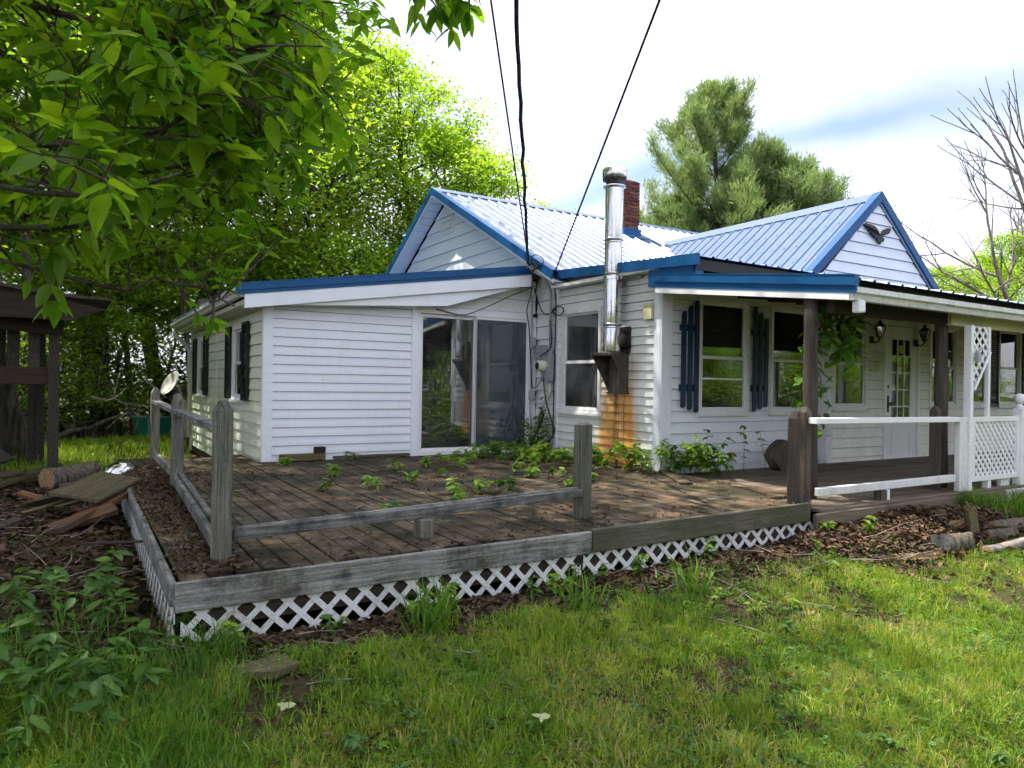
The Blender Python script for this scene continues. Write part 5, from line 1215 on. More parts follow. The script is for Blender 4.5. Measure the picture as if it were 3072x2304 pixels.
splitlog([(5.42, 3.60, .22), (5.45, 3.55, .22), (5.45, 3.58, .255)], (.50, -.02, .06), 'weathered board half buried in the leaf pile', 'plank')
splitlog([(7.15, 3.60, .34), (7.20, 3.56, .34), (7.19, 3.59, .40)], (.26, .05, .0), 'small tan split log at the right of the pile')
# pale rotten slab in the grass
rng = np.random.default_rng(3)
ang = np.linspace(0, 2*np.pi, 15)[:-1]; rad = .15+rng.uniform(-.06, .04, 14)
m = MB(); m.prism([(.81+r_*math.cos(a)*1.1, 3.58+r_*.75*math.sin(a), float(gz(.81, 3.58))+.012) for a, r_ in zip(ang, rad)], (0.01, 0, .035)); tag(mk('bark_slab', m, 'plank'), 'flat rotten bark slab lying in the foreground grass', 'bark slab')

# ------------------------------------------------------------------ vegetation helpers
def unit(a): return a/np.maximum(np.linalg.norm(a, axis=-1, keepdims=True), 1e-9)
def leafquads(C, D, Nn, Ln, Wd, fold=.18, rng=None):
    D = unit(D); S = unit(np.cross(D, Nn)); Nn = unit(np.cross(S, D)); Ln = Ln[:, None]; Wd = Wd[:, None]
    mid = C+D*Ln*.45
    V = np.stack([C, mid+S*Wd*.5+Nn*Wd*fold, C+D*Ln-Nn*Ln*.06, mid-S*Wd*.5+Nn*Wd*fold], 1).reshape(-1, 3)
    b = np.arange(len(C))*4; F = np.concatenate([np.stack([b, b+1, b+2], 1), np.stack([b, b+2, b+3], 1)], 0)
    return V, F
def leafnear(C, D, Nn, Ln, Wd, droop=.12, fold=.16):
    # eight-vertex ovate leaf folded along its midrib
    D = unit(D); S = unit(np.cross(D, Nn)); Nn = unit(np.cross(S, D)); Ln = Ln[:, None]; Wd = Wd[:, None]
    def P(t, s): return C+D*Ln*t+S*Wd*s+Nn*(Wd*abs(s)*fold*2-Ln*droop*t*t)
    V = np.stack([P(0, 0), P(.32, 0), P(.66, 0), P(1, 0), P(.28, .46), P(.62, .40), P(.28, -.46), P(.62, -.40), P(.10, .22), P(.10, -.22), P(.85, .17), P(.85, -.17)], 1).reshape(-1, 3)
    T = np.array([(0, 8, 1), (8, 4, 1), (1, 4, 5), (1, 5, 2), (2, 5, 10), (2, 10, 3), (0, 1, 9), (9, 1, 6), (1, 7, 6), (1, 2, 7), (2, 11, 7), (2, 3, 11)])
    b = (np.arange(len(C))*12)[:, None, None]; F = (T[None]+b).reshape(-1, 3)
    return V, F
def tubes(paths, n=5):
    Vs = []; Fs = []; off = 0
    for P, r in paths:
        P = np.asarray(P, float); r = np.asarray(r, float); k = len(P)
        d = unit(np.gradient(P, axis=0)); ref = np.where(np.abs(d[:, 2:3]) < .9, np.array([[0, 0, 1.]]), np.array([[1., 0, 0]]))
        a = unit(np.cross(d, ref)); b = np.cross(d, a); th = np.arange(n)*2*np.pi/n
        ring = P[:, None]+(a[:, None]*np.cos(th)[None, :, None]+b[:, None]*np.sin(th)[None, :, None])*r[:, None, None]
        Vs.append(ring.reshape(-1, 3)); i, j = np.meshgrid(np.arange(k-1), np.arange(n), indexing='ij'); i = i.ravel(); j = j.ravel(); j2 = (j+1) % n
        Fs.append(np.stack([i*n+j, i*n+j2, (i+1)*n+j2, (i+1)*n+j], 1)+off); off += k*n
    return np.concatenate(Vs), np.concatenate(Fs)
def curve(p, d, L_, k, rng, lift=0.0, wob=.12):
    d = np.asarray(d, float); d = d/np.linalg.norm(d); P = [np.asarray(p, float)]
    for i in range(k):
        d = d+np.array([0, 0, lift/k])+rng.normal(0, wob, 3)/math.sqrt(k); d = d/np.linalg.norm(d); P.append(P[-1]+d*L_/k)
    return np.array(P), d
def gen_tree(seed, H, r0, base, cr_, nl, leaves, ll, lw, clump=.55, flat=.5, lift=.5, mat='leaf_bg', shape='round', trunk_mat='bark', tri=3, sec=6, elev=(.1, .7), upn=1.0):
    rng = np.random.default_rng(seed)
    k = 10; tz = np.linspace(0, H*.95, k); tp = np.stack([np.cumsum(rng.normal(0, .018*H, k)), np.cumsum(rng.normal(0, .018*H, k)), tz], 1); tp[0, :2] = 0
    tr = r0*(1-.9*np.linspace(0, 1, k))+.01; tr[0] *= 1.35
    paths = [(tp, tr)]; cl = []
    for i in range(nl):
        t = base+(1-base)*((i+.5)/nl); z = t*H*.95
        p = np.array([np.interp(z, tz, tp[:, 0]), np.interp(z, tz, tp[:, 1]), z])
        u = (t-base)/(1-base)
        if shape == 'round': prof = math.sin(math.pi*min(1, .22+.72*u))**.7
        elif shape == 'cone': prof = (1-u)**.8*.95+.06
        else: prof = .65+.35*math.sin(math.pi*u)
        az = i*2.399+rng.normal(0, .35); e = elev[0]+(elev[1]-elev[0])*u+rng.normal(0, .12)
        d = np.array([math.cos(az)*math.cos(e), math.sin(az)*math.cos(e), math.sin(e)]); L1 = cr_*prof*rng.uniform(.72, 1.12)
        P1, _ = curve(p, d, L1, 6, rng, lift*.5); rb = max(.012, np.interp(z, tz, tr)*.5)
        paths.append((P1, np.linspace(rb, .012, 7)))
        for j in range(sec):
            s = .25+.75*(j+.6)/sec; q0 = P1[0]+0; fi = s*6; a = int(min(5, fi)); q0 = P1[a]+(P1[a+1]-P1[a])*(fi-a)
            dd = unit(P1[min(6, a+1)]-P1[a])+rng.normal(0, .65, 3)*np.array([1, 1, .6]); L2 = L1*rng.uniform(.22, .42)*(1.15-.4*s)+.15
            P2, de = curve(q0, dd, L2, 3, rng, lift*.4); paths.append((P2, np.linspace(max(.008, rb*.3), .006, 4)))
            cl.append((P2[3], L2)); cl.append((P2[2], L2))
            for m_ in range(tri):
                q1 = P2[rng.integers(1, 4)]; d3 = unit(de)+rng.normal(0, .8, 3); P3, _ = curve(q1, d3, L2*rng.uniform(.35, .7), 2, rng, .2); paths.append((P3, np.linspace(.008, .004, 3))); cl.append((P3[2], L2))
    C = np.array([c for c, _ in cl]); wt = np.ones(len(C)); idx = rng.choice(len(C), leaves, p=wt/wt.sum())
    pos = C[idx]+np.clip(rng.normal(0, 1, (leaves, 3)), -1.9, 1.9)*np.array([clump, clump, clump*flat])
    az = rng.uniform(0, 2*np.pi, leaves); D = np.stack([np.cos(az), np.sin(az), rng.normal(-.35, .35, leaves)], 1)
    Nn = np.stack([rng.normal(0, .5, leaves), rng.normal(0, .5, leaves), np.full(leaves, upn)], 1)
    V, F = leafquads(pos, D, Nn, ll*rng.uniform(.6, 1.25, leaves), lw*rng.uniform(.7, 1.2, leaves))
    ct = rng.uniform(0, 1, len(C)); rnd = np.clip(.55*ct[idx]+.45*rng.uniform(0, 1, leaves), 0, 1)
    tv, tf = tubes(paths, 6)
    return npmesh('trunk', tv, tf, trunk_mat, smooth=True), npmesh('crown', V, F, mat, np.repeat(rnd, 4))
def place(proto, name, x, y, s, rz, label, group=None, z=None, sx=1.0):
    t = bpy.data.objects.new(name, None); COL.objects.link(t); t.location = (x, y, float(gz(x, y))-.05 if z is None else z); t.rotation_euler = (0, 0, rz); t.scale = (s*sx, s*sx, s)
    tag(t, label, 'tree', group)
    for nm, me in zip(('trunk', 'crown'), proto):
        o_ = bpy.data.objects.new(nm, me); COL.objects.link(o_); o_.parent = t
    return t

TA = gen_tree(11, 14, .24, .22, 3.7, 30, 20000, .16, .10, .42, .45)
TB = gen_tree(12, 12, .2, .20, 3.2, 28, 17000, .15, .09, .38, .42, mat='leaf_bg2')
TC = gen_tree(13, 9, .15, .16, 2.8, 24, 14000, .15, .09, .36, .45, mat='leaf_bg2')
TD = gen_tree(14, 15, .28, .30, 4.2, 30, 14000, .19, .115, .5, .45, mat='leaf_bg')
TE = gen_tree(15, 5.5, .07, .12, 2.0, 18, 5500, .13, .08, .34, .5, mat='leaf_bg')
WOOD = 'trees of the wood behind the house'
wl = 'leafy green tree in the wood behind the house'
for x, y, pr, s in ((-1.9, 25.0, TA, 1.05), (-2.3, 27.2, TD, 1.1), (-.9, 22.9, TB, 1.1), (.5, 21.6, TC, 1.05), (1.0, 26.3, TA, 1.1), (2.3, 23.3, TB, 1.12), (3.4, 27.2, TA, 1.1),
                    (3.9, 23.2, TA, .95), (5.3, 23.7, TB, 1.15), (6.8, 26.3, TA, 1.08), (6.6, 21.6, TC, 1.2), (8.6, 27.0, TD, .95), (-7.2, 16.5, TB, 1.1), (-5.5, 24, TD, 1.0), (-9, 20, TA, 1.0), (-5.5, 14.5, TC, 1.2)):
    place(pr, 'broadleaf_tree', x, y, s, random.uniform(0, 6.28), wl, WOOD)
place(TB, 'broadleaf_tree', 9.2, 21.8, .98, 1.0, 'tall open crowned tree standing against the white sky left of the cables')
place(TC, 'broadleaf_tree', 9.9, 19.6, .98, 2.0, 'rounded bright tree rising behind the main gable peak')
place(TC, 'broadleaf_tree', 11.9, 22.5, 1.0, 4.0, 'tree top peeking over the main ridge near the cables')
place(TC, 'broadleaf_tree', 13.2, 21.4, .80, .3, 'lowest tree top showing over the ridge right of the cables')
TS_ = gen_tree(17, 15.5, .34, .40, 4.9, 34, 15000, .17, .11, .5, .5, mat='leaf_bg')
place(TS_, 'shade_tree', -2.6, 8.6, 1.0, .4, 'tall tree whose high crown shades the deck from the left')
place(TS_, 'shade_tree', -5.2, 12.8, 1.0, 2.4, 'tall tree left of the old shed shading the side wall')
TT_ = gen_tree(18, 18, .36, .45, 5.6, 34, 15000, .18, .12, .55, .5, mat='leaf_bg')
place(TT_, 'shade_tree', -.95, 14.4, 1.0, 1.1, 'tallest tree behind the old shed shading the house front')
RG = 'trees far right behind the porch roof'
for x, y, pr, s in ((37.4, 19.3, TC, .80), (36.1, 16.6, TB, .68), (40.3, 16.4, TA, .66), (39, 13.7, TC, .9), (45, 21.7, TC, .95), (49, 20, TA, .72), (44, 15, TB, .8)):
    place(pr, 'broadleaf_tree', x, y, s, random.uniform(0, 6), 'yellow green tree far behind the right end of the porch roof', RG)
# trees across the yard, behind the viewer (seen mirrored in the windows)
for k, (x, y) in enumerate(((4, -30), (14, -34), (24, -30), (34, -26), (-6, -26), (46, -20))):
    place((TA, TB, TC, TD)[k % 4], 'broadleaf_tree', x, y, .75+.1*(k % 3), k*1.3, 'leafy tree across the yard mirrored in the house windows', 'trees across the yard')
SH = gen_tree(16, 4.2, .06, .03, 2.2, 22, 12000, .16, .10, .40, .7, mat='leaf_bg', tri=2)
for k, (x, y) in enumerate(((8, -11), (12, -12), (16, -11.5), (21, -12), (26, -11), (5, -12), (31, -10), (10, -13.5), (14, -13.5), (18.5, -13), (24, -13), (28.5, -12), (36, -10), (42, -9), (3, -13.5), (22, -15), (34, -13), (7, -15))):
    t = place(SH, 'shrub', x, y+5.5, (1.0+.1*(k % 3))*.70, k, 'bushy shrub across the yard mirrored in the house windows', 'shrubs across the yard'); t['category'] = 'shrub'
# understorey in the wood
for k, (x, y, s) in enumerate(((-2.2, 18.6, .75), (-.6, 19.6, .7), (.4, 19.2, .55), (1.1, 20.8, .8), (-1.4, 16.8, .55), (-3.2, 15.8, .8), (2.2, 20.9, .8), (-.2, 21.5, .9), (3.5, 21.0, .9), (-3.5, 13.0, .8), (4.8, 20.6, 1.0), (6.2, 19.2, .9))):
    place(TE, 'sapling', x, y, s, k*1.9, 'slender leafy sapling at the edge of the dark wood', 'saplings at the wood edge')
rng = np.random.default_rng(5)
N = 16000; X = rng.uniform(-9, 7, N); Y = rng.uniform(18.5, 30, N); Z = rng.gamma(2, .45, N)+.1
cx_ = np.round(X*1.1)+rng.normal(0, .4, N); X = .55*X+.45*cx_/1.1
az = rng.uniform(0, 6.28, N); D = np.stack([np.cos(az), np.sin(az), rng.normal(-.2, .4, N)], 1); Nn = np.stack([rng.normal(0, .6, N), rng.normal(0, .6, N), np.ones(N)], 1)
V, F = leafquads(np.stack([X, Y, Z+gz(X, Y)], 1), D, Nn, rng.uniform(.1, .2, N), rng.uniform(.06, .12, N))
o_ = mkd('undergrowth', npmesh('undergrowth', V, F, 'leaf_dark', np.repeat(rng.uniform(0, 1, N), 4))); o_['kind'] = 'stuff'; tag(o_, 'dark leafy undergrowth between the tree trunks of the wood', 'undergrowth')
# bare trunks that show in the wood
for k, (x, y, h, r) in enumerate(((.15, 19.8, 5, .10), (.75, 19.9, 5.5, .09), (-.75, 17.4, 4.5, .12), (1.35, 20.4, 5, .08), (-2.6, 18, 5, .13), (2.6, 19.6, 4.5, .07), (1.9, 21.4, 6, .1))):
    P, _ = curve((x, y, float(gz(x, y))-.1), (rng.normal(0, .04), rng.normal(0, .04), 1), h, 7, rng, 0, .06)
    tv, tf = tubes([(P, np.linspace(r, r*.6, 8))], 8); o_ = mkd('tree_trunk', npmesh('tree_trunk', tv, tf, 'bark', smooth=True)); tag(o_, 'bare dark trunk standing at the wood edge behind the shed', 'tree trunk', 'bare trunks at the wood edge')
# fallen branches by the wood edge
for k, (a, b, lab) in enumerate((((-.6, 17.0, .2), (1.3, 17.9, .85), 'fallen dead trunk leaning at the wood edge'), ((.3, 14.6, 1.2), (1.5, 15.4, 1.0), 'thin bare dead branch below the satellite dish'))):
    P = np.array([np.array(a)+(np.array(b)-np.array(a))*t+rng.normal(0, .03, 3) for t in np.linspace(0, 1, 7)]); paths = [(P, np.linspace(.07 if k == 0 else .018, .03 if k == 0 else .006, 7))]
    if k:
        for i in range(9):
            q0 = P[rng.integers(0, 6)]; Q, _ = curve(q0, rng.normal(0, 1, 3), rng.uniform(.3, .8), 4, rng, 0, .3); paths.append((Q, np.linspace(.009, .003, 5)))
    tv, tf = tubes(paths, 6); o_ = mkd('dead_branch', npmesh('dead_branch', tv, tf, 'bark_dead' if k else 'bark', smooth=True)); tag(o_, lab, 'branch')

# ------------------------------------------------------------------ pines
def gen_pine(seed, H, R, tops=1, cards=26000):
    rng = np.random.default_rng(seed); paths = []; tips = []
    k = 8; tz = np.linspace(0, H, k); tp = np.stack([np.cumsum(rng.normal(0, .06, k)), np.cumsum(rng.normal(0, .06, k)), tz], 1); paths.append((tp, np.linspace(.3, .03, k)))
    nb = 78
    for i in range(nb):
        u = (i+.5)/nb; z = H*(.12+.87*u); az = i*2.399+rng.normal(0, .3); L1 = R*(min(1, .7+u) if u < .3 else (1.0-((u-.3)/.7)**2.1)*.95+.08)*rng.uniform(.6, 1.12); e = -.05+.75*u+rng.normal(0, .1)
        p = np.array([np.interp(z, tz, tp[:, 0]), np.interp(z, tz, tp[:, 1]), z]); d = (math.cos(az)*math.cos(e), math.sin(az)*math.cos(e), math.sin(e))
        P1, _ = curve(p, d, L1, 6, rng, .45, .1); paths.append((P1, np.linspace(.05*(1.2-u), .01, 7)))
        for j in range(9):
            s = .25+.75*(j+.5)/9; fi = s*6; a = int(min(5, fi)); q0 = P1[a]+(P1[a+1]-P1[a])*(fi-a)
            dd = unit(P1[a+1]-P1[a])+rng.normal(0, .55, 3)*np.array([1, 1, .4])+np.array([0, 0, .25]); P2, de = curve(q0, dd, (.35+.25*L1)*rng.uniform(.5, 1)*(1.2-.6*s), 3, rng, .5); paths.append((P2, np.linspace(.014, .005, 4)))
            for t in (1, 2, 3): tips.append((P2[t], unit(P2[t]-P2[t-1])))
    C = np.array([t[0] for t in tips]); T = np.array([t[1] for t in tips]); idx = rng.integers(0, len(C), cards)
    pos = C[idx]+rng.normal(0, .12, (cards, 3)); D = T[idx]*.8+rng.normal(0, .6, (cards, 3))+np.array([0, 0, .35])
    V, F = leafquads(pos, D, rng.normal(0, 1, (cards, 3)), rng.uniform(.18, .36, cards), rng.uniform(.018, .036, cards), .05)
    ct = rng.uniform(0, 1, len(C)); rnd = .5*ct[idx]+.5*rng.uniform(0, 1, cards)
    tv, tf = tubes(paths, 5)
    return npmesh('trunk', tv, tf, 'bark', smooth=True), npmesh('crown', V, F, 'pine', np.repeat(rnd, 4))
PI = gen_pine(21, 12.9, 4.0, cards=95000); PJ = gen_pine(22, 10.6, 3.9, cards=75000)
place(PI, 'pine_tree', 21.2, 19.9, 1.0, 0, 'tallest pine behind the house with soft blue green needles', z=0)
place(PJ, 'pine_tree', 22.6, 18.7, 1.0, 4.4, 'middle pine filling the gap between the tallest and the right pine', z=0)
place(PJ, 'pine_tree', 23.5, 17.9, .90, 1.7, 'lower pine right of the tallest pine', z=0)
place(PJ, 'pine_tree', 20.6, 21.4, .84, 3.1, 'low pine left of the tallest pine near the brick chimney', z=0)

# ------------------------------------------------------------------ dead tree
def dead(seed, p, d, L_, r, depth, paths, rng):
    P, de = curve(p, d, L_, 6, rng, .15, .16); paths.append((P, np.linspace(r, r*.55, 7)))
    if depth == 0: return
    for i in range(rng.integers(2, 5)):
        s = rng.integers(2, 7); nd = unit(P[s]-P[s-1])+rng.normal(0, .42, 3); dead(seed, P[s], nd, L_*rng.uniform(.45, .78), r*.5, depth-1, paths, rng)
    dead(seed, P[-1], de, L_*.6, r*.52, depth-1, paths, rng)
rng = np.random.default_rng(33); paths = []
ST = [(np.array([22.0, 9.2, 3.2]), (-.18, .12, 1), 3.2, .12), (np.array([22.05, 9.2, 2.9]), (.03, -.02, 1), 3.4, .11), (np.array([21.9, 9.25, 2.7]), (-.42, .30, .75), 2.6, .085), (np.array([22.0, 9.2, 3.0]), (.3, -.25, .9), 2.6, .09)]
tp = np.array([(22.2, 9.0, 0), (22.15, 9.05, 1.2), (22.05, 9.15, 2.4), (22.0, 9.2, 3.3)]); paths.append((tp, np.array([.24, .2, .17, .15])))
for p, d, L_, r in ST: dead(0, p, d, L_, r, 3, paths, rng)
P0 = tp[0]; tv, tf = tubes([(P-P0, np.maximum(r, .006)) for P, r in paths[:1]], 8); t = thing('dead_tree', 'bare dead tree with grey branches at the right edge', 'tree', tuple(P0))
o_ = mkd('trunk', npmesh('trunk', tv, tf, 'bark_dead', smooth=True)); o_.parent = t
tv, tf = tubes([(P-P0, np.maximum(r, .006)) for P, r in paths[1:]], 5); o_ = mkd('limb', npmesh('limb', tv, tf, 'bark_dead', smooth=True)); o_.parent = t

# ------------------------------------------------------------------ overhanging tree with big leaves, trunk left of the view
rng = np.random.default_rng(44)
FT = thing('overhanging_tree', 'near tree whose big leaved branches hang into the upper left', 'tree', (-3.0, 3.2, 0.0))
tb = np.array([-3.0, 3.2, 0.0])
tp = np.array([(-3.0, 3.2, -.1), (-2.95, 3.22, 1.2), (-2.85, 3.25, 2.6), (-2.7, 3.3, 4.2), (-2.6, 3.3, 6.2), (-2.5, 3.2, 8.2)]); paths = [(tp-tb, np.array([.24, .19, .165, .13, .09, .04]))]
limbs = []; tw = []
def limb(pts, r0, r1):
    P = np.array(pts, float); t = np.linspace(0, 1, len(P)); tt = np.linspace(0, 1, 13); Q = np.stack([np.interp(tt, t, P[:, k]) for k in range(3)], 1)+rng.normal(0, .012, (13, 3)); limbs.append((Q, np.linspace(r0, r1, 13))); return Q
vis = [limb([(-2.85, 3.25, 2.3), (-1.6, 3.25, 2.5), (-.6, 3.1, 2.3), (.15, 2.95, 2.4), (.52, 2.8, 2.58)], .028, .005),
       limb([(-2.8, 3.3, 2.9), (-1.5, 3.25, 3.0), (-.5, 3.1, 2.9), (.2, 2.9, 2.78), (.58, 2.72, 2.74)], .026, .005),
       limb([(-2.85, 3.3, 2.1), (-1.6, 3.4, 2.15), (-.6, 3.25, 2.05), (.0, 3.08, 2.12), (.36, 2.92, 2.18)], .026, .005),
       limb([(-2.9, 3.1, 2.0), (-1.7, 2.85, 2.1), (-.8, 2.8, 2.15), (-.1, 2.65, 2.1), (.30, 2.5, 2.18)], .022, .005),
       limb([(-.6, 3.25, 2.05), (.1, 3.15, 1.9), (.42, 3.15, 1.92), (.56, 3.1, 1.86)], .010, .004),
       limb([(-2.75, 3.3, 3.4), (-1.2, 3.2, 3.6), (-.1, 3.1, 3.3), (.4, 3.0, 3.1), (.68, 2.9, 3.0)], .026, .005),
       limb([(-2.85, 3.4, 2.4), (-1.5, 3.7, 2.5), (-.4, 3.7, 2.35), (.3, 3.5, 2.45), (.70, 3.3, 2.6)], .026, .005)]
top = [limb([(-2.7, 3.3, 4.2), (-.8, 3.6, 4.6), (.7, 3.75, 4.4), (1.32, 3.72, 4.0), (1.52, 3.7, 3.68), (1.72, 3.6, 3.68)], .06, .005),
       limb([(.7, 3.75, 4.4), (1.2, 3.65, 4.25), (1.5, 3.58, 4.05), (1.68, 3.54, 3.86)], .02, .005)]
hi = []
for k in range(16):
    t = .35+.6*k/15; p = np.array([np.interp(t*8.2, tp[:, 2], tp[:, j]) for j in range(3)]); a = k*2.399; e = rng.uniform(.05, .6); L_ = rng.uniform(2.2, 3.6)*(1.15-.4*t)
    if p[2]+math.sin(e)*L_*.6 < 3.9: e = .75
    Q, _ = curve(p, (math.cos(a)*math.cos(e), math.sin(a)*math.cos(e), math.sin(e)), L_, 7, rng, .1, .12); limbs.append((Q, np.linspace(.06, .01, 8))); hi.append(Q)
LC = []; LD = []; LN = []; LL = []; LW = []; LV = []
def spray(Q, n, spread, lo, hi_, vis_, t0=.3, droop=.4):
    for i in range(n):
        f = rng.uniform(t0, 1)**.7*(len(Q)-1); a = int(min(len(Q)-2, f)); q0 = Q[a]+(Q[a+1]-Q[a])*(f-a)
        d = unit(Q[a+1]-Q[a])*.7+rng.normal(0, .55, 3); Pt, de = curve(q0, d, rng.uniform(.12, spread), 4, rng, -.15, .2); limbs.append((Pt, np.linspace(.006, .0028, 5)))
        m_ = rng.integers(5, 9); az0 = rng.uniform(0, 6.28)
        for j in range(m_):
            b = Pt[rng.integers(2, 5)] if j else Pt[4]; az = az0+j*2.399
            out_ = de*.5+np.array([math.cos(az), math.sin(az), 0])*.9+np.array([0, 0, -droop+rng.normal(0, .3)])
            LC.append(b); LD.append(out_); LN.append((rng.normal(0, .45), rng.normal(0, .45), 1)); l = rng.uniform(lo, hi_); LL.append(l); LW.append(l*rng.uniform(.36, .52)); LV.append(vis_)
for k, Q in enumerate(vis): spray(Q, 11 if k != 4 else 5, .34 if k != 4 else .16, .07 if k != 4 else .05, .145 if k != 4 else .09, 1, .42)
cloud = np.concatenate(vis)
for i in range(300):
    a = rng.random()*.84; zmn = np.interp(a, [0, .3, .45, .7, .9], [2.2, 2.08, 2.14, 2.3, 2.5]); zt = rng.uniform(zmn, 3.25)
    tg = np.array([-.42+1.22*a, 3.28-.74*a, zt])+np.array([.52*(1+.25*a), .85, 0])*(dk := rng.uniform(-.45, 1.5))+np.array([0, 0, max(0, dk)*.30*(zt-1.55)])
    j = np.argsort(np.linalg.norm(cloud-tg, axis=1))[rng.integers(0, 12)]; s0 = cloud[j]; bow = rng.normal(0, .10, 3); Q = np.stack([s0+(tg-s0)*t+bow*math.sin(math.pi*t) for t in np.linspace(0, 1, 5)])+rng.normal(0, .012, (5, 3)); Q[0] = s0
    limbs.append((Q, np.linspace(.0038, .0018, 5))); m_ = rng.integers(9, 15); az0 = rng.uniform(0, 6.28); de = unit(tg-s0+1e-4)
    for k in range(m_):
        az = az0+k*2.399; LC.append(Q[4-k//4]+rng.normal(0, .012, 3)); LD.append(de*.4+np.array([math.cos(az), math.sin(az), 0])*.9+np.array([0, 0, rng.normal(-.35, .4)])); LN.append((rng.normal(0, .5), rng.normal(0, .5), 1)); l = rng.choice((rng.uniform(.045, .09), rng.uniform(.08, .135), rng.uniform(.10, .15))); LL.append(l); LW.append(l*rng.uniform(.34, .54)); LV.append(1)
spray(top[0], 11, .3, .10, .15, 1, .72, .6); spray(top[1], 6, .26, .10, .15, 1, .3, .6)
nv = len(LC)
for Q in hi: spray(Q, 9, .6, .12, .20, 0, .15)
LC = np.array(LC); LD = np.array(LD); LN = np.array(LN); LL = np.array(LL); LW = np.array(LW); LV = np.array(LV)
tv, tf = tubes(paths, 12); o_ = mkd('trunk', npmesh('trunk', tv, tf, 'bark', smooth=True)); o_.parent = FT
tv, tf = tubes([(P-tb, r) for P, r in limbs], 6); o_ = mkd('limb', npmesh('limb', tv, tf, 'bark', smooth=True)); o_.parent = FT
# the 300 leaves nearest the view axis are objects, the rest one mass
pc = LC-np.array([0, 0, 1.55]); dep = pc@np.array(fw); sxp = (pc@np.array(rt))/np.maximum(dep, .1); inview = (LV == 1) & (dep > .8) & (sxp > -.75)
order = np.where(inview)[0]; order = order[np.argsort(dep[order]/LL[order])][:300]
protos = []
for k in range(6):
    V, F = leafnear(np.zeros((1, 3)), np.array([[1., 0, 0]]), np.array([[0, 0, 1.]]), np.array([1.]), np.array([.32+.045*k]), .04+.14*(k % 3), .06+.11*(k % 2))
    protos.append(npmesh('leaf', V, F, 'leaf_vein', np.full(12, .12+.15*k), smooth=True))
isobj = np.zeros(len(LC), bool); isobj[order] = True
for i in order:
    x = Vector(LD[i]).normalized(); z = Vector(LN[i]); z = (z-x*z.dot(x)).normalized(); y = z.cross(x)
    o_ = bpy.data.objects.new('leaf', protos[i % 6]); COL.objects.link(o_); o_.parent = FT
    R = Matrix((x, y, z)).transposed().to_4x4(); R.translation = Vector(LC[i]-tb); o_.matrix_local = R @ Matrix.Diagonal((LL[i], LL[i], LL[i], 1))
r_ = ~isobj & (LV == 1)
V, F = leafnear(LC[r_]-tb, LD[r_], LN[r_], LL[r_], LW[r_]); o_ = mkd('foliage', npmesh('foliage', V, F, 'leaf_fg', np.repeat(rng.uniform(0, 1, r_.sum()), 12), smooth=True)); o_.parent = FT; o_['kind'] = 'stuff'
r_ = LV == 0
V, F = leafquads(LC[r_]-tb, LD[r_], LN[r_], LL[r_], LW[r_]*1.1); o_ = mkd('crown', npmesh('crown', V, F, 'leaf_fg', np.repeat(rng.uniform(0, 1, r_.sum()), 4))); o_.parent = FT; o_['kind'] = 'stuff'

# ------------------------------------------------------------------ plants on the deck and along the walls
def plant(name, label, x, y, z, h, nst, ll, mat, seed, group=None, lean=.35, five=False, cat='plant', wid=.5):
    rng = np.random.default_rng(seed); t = thing(name, label, cat, (x, y, z), group); paths = []; C = []; D = []; Nn = []; Lx = []
    for s in range(nst):
        a = rng.uniform(0, 6.28); P, _ = curve((rng.normal(0, .02*nst), rng.normal(0, .02*nst), 0), (lean*math.cos(a), lean*math.sin(a), 1), h*rng.uniform(.6, 1.1), 6, rng, -.1, .12); paths.append((P, np.linspace(.0045, .002, 7)))
        for k in range(2, 7):
            if rng.random() < (.95 if k > 3 else .5):
                az0 = rng.uniform(0, 6.28)
                for m_ in range(5 if five else 3):
                    az = az0+(m_-1)*.95; C.append(P[k]); D.append((math.cos(az), math.sin(az), rng.normal(-.15, .3))); Nn.append((rng.normal(0, .3), rng.normal(0, .3), 1)); Lx.append(ll*rng.uniform(.55, 1.1))
    tv, tf = tubes(paths, 4); o_ = mkd('stem', npmesh('stem', tv, tf, 'weed', np.full(len(tv), .3))); o_.parent = t
    if nst > 1: o_['kind'] = 'stuff'
    C = np.array(C); Lx = np.array(Lx); V, F = leafnear(C, np.array(D), np.array(Nn), Lx, Lx*wid); o_ = mkd('foliage', npmesh('foliage', V, F, mat, np.repeat(rng.uniform(0, 1, len(C)), 12), smooth=True)); o_.parent = t; o_['kind'] = 'stuff'
    return t
seeds = [(2.02, 6.78), (2.51, 7.75), (2.47, 6.7), (3.07, 8.84), (3.3, 8.09), (3.75, 8.15), (3.47, 7.31), (4.17, 7.97), (4.52, 8.38), (4.86, 8.24), (4.51, 7.31), (5.32, 8.04), (5.9, 8.44), (3.4, 6.02), (3.07, 6.19), (3.64, 6.08), (4.4, 6.08), (4.38, 6.9), (4.62, 6.79), (2.18, 9.11), (3.05, 7.09), (5.25, 6.97), (5.79, 7.26), (4.86, 6.25), (2.11, 5.21), (2.96, 5.64), (5.5, 8.3), (5.1, 8.7), (5.7, 8.0), (5.0, 7.6), (5.45, 7.6), (4.2, 8.6), (4.75, 8.9), (5.6, 8.8), (5.9, 9.1), (5.85, 7.8), (5.3, 8.9), (5.0, 8.95), (5.75, 8.6), (5.95, 8.75), (5.55, 8.05), (5.9, 8.15), (5.7, 9.2), (5.45, 9.15), (4.6, 9.1), (5.2, 8.5), (5.95, 7.55), (6.05, 8.0), (5.8, 7.5)]
for k, (x, y) in enumerate(seeds):
    big = x > 4.9 and y > 7.3
    plant('seedling', 'small bright green creeper seedling sprouting between the deck boards' if not big else 'leafy creeper clump spreading over the deck before the meter', x, y, .49, .26 if big else .17, 3 if big else 2, .115 if big else .095, 'seedling' if k % 3 else 'vine', 100+k, 'seedlings on the deck' if not big else 'creeper clumps by the meter', .5, five=k % 2)
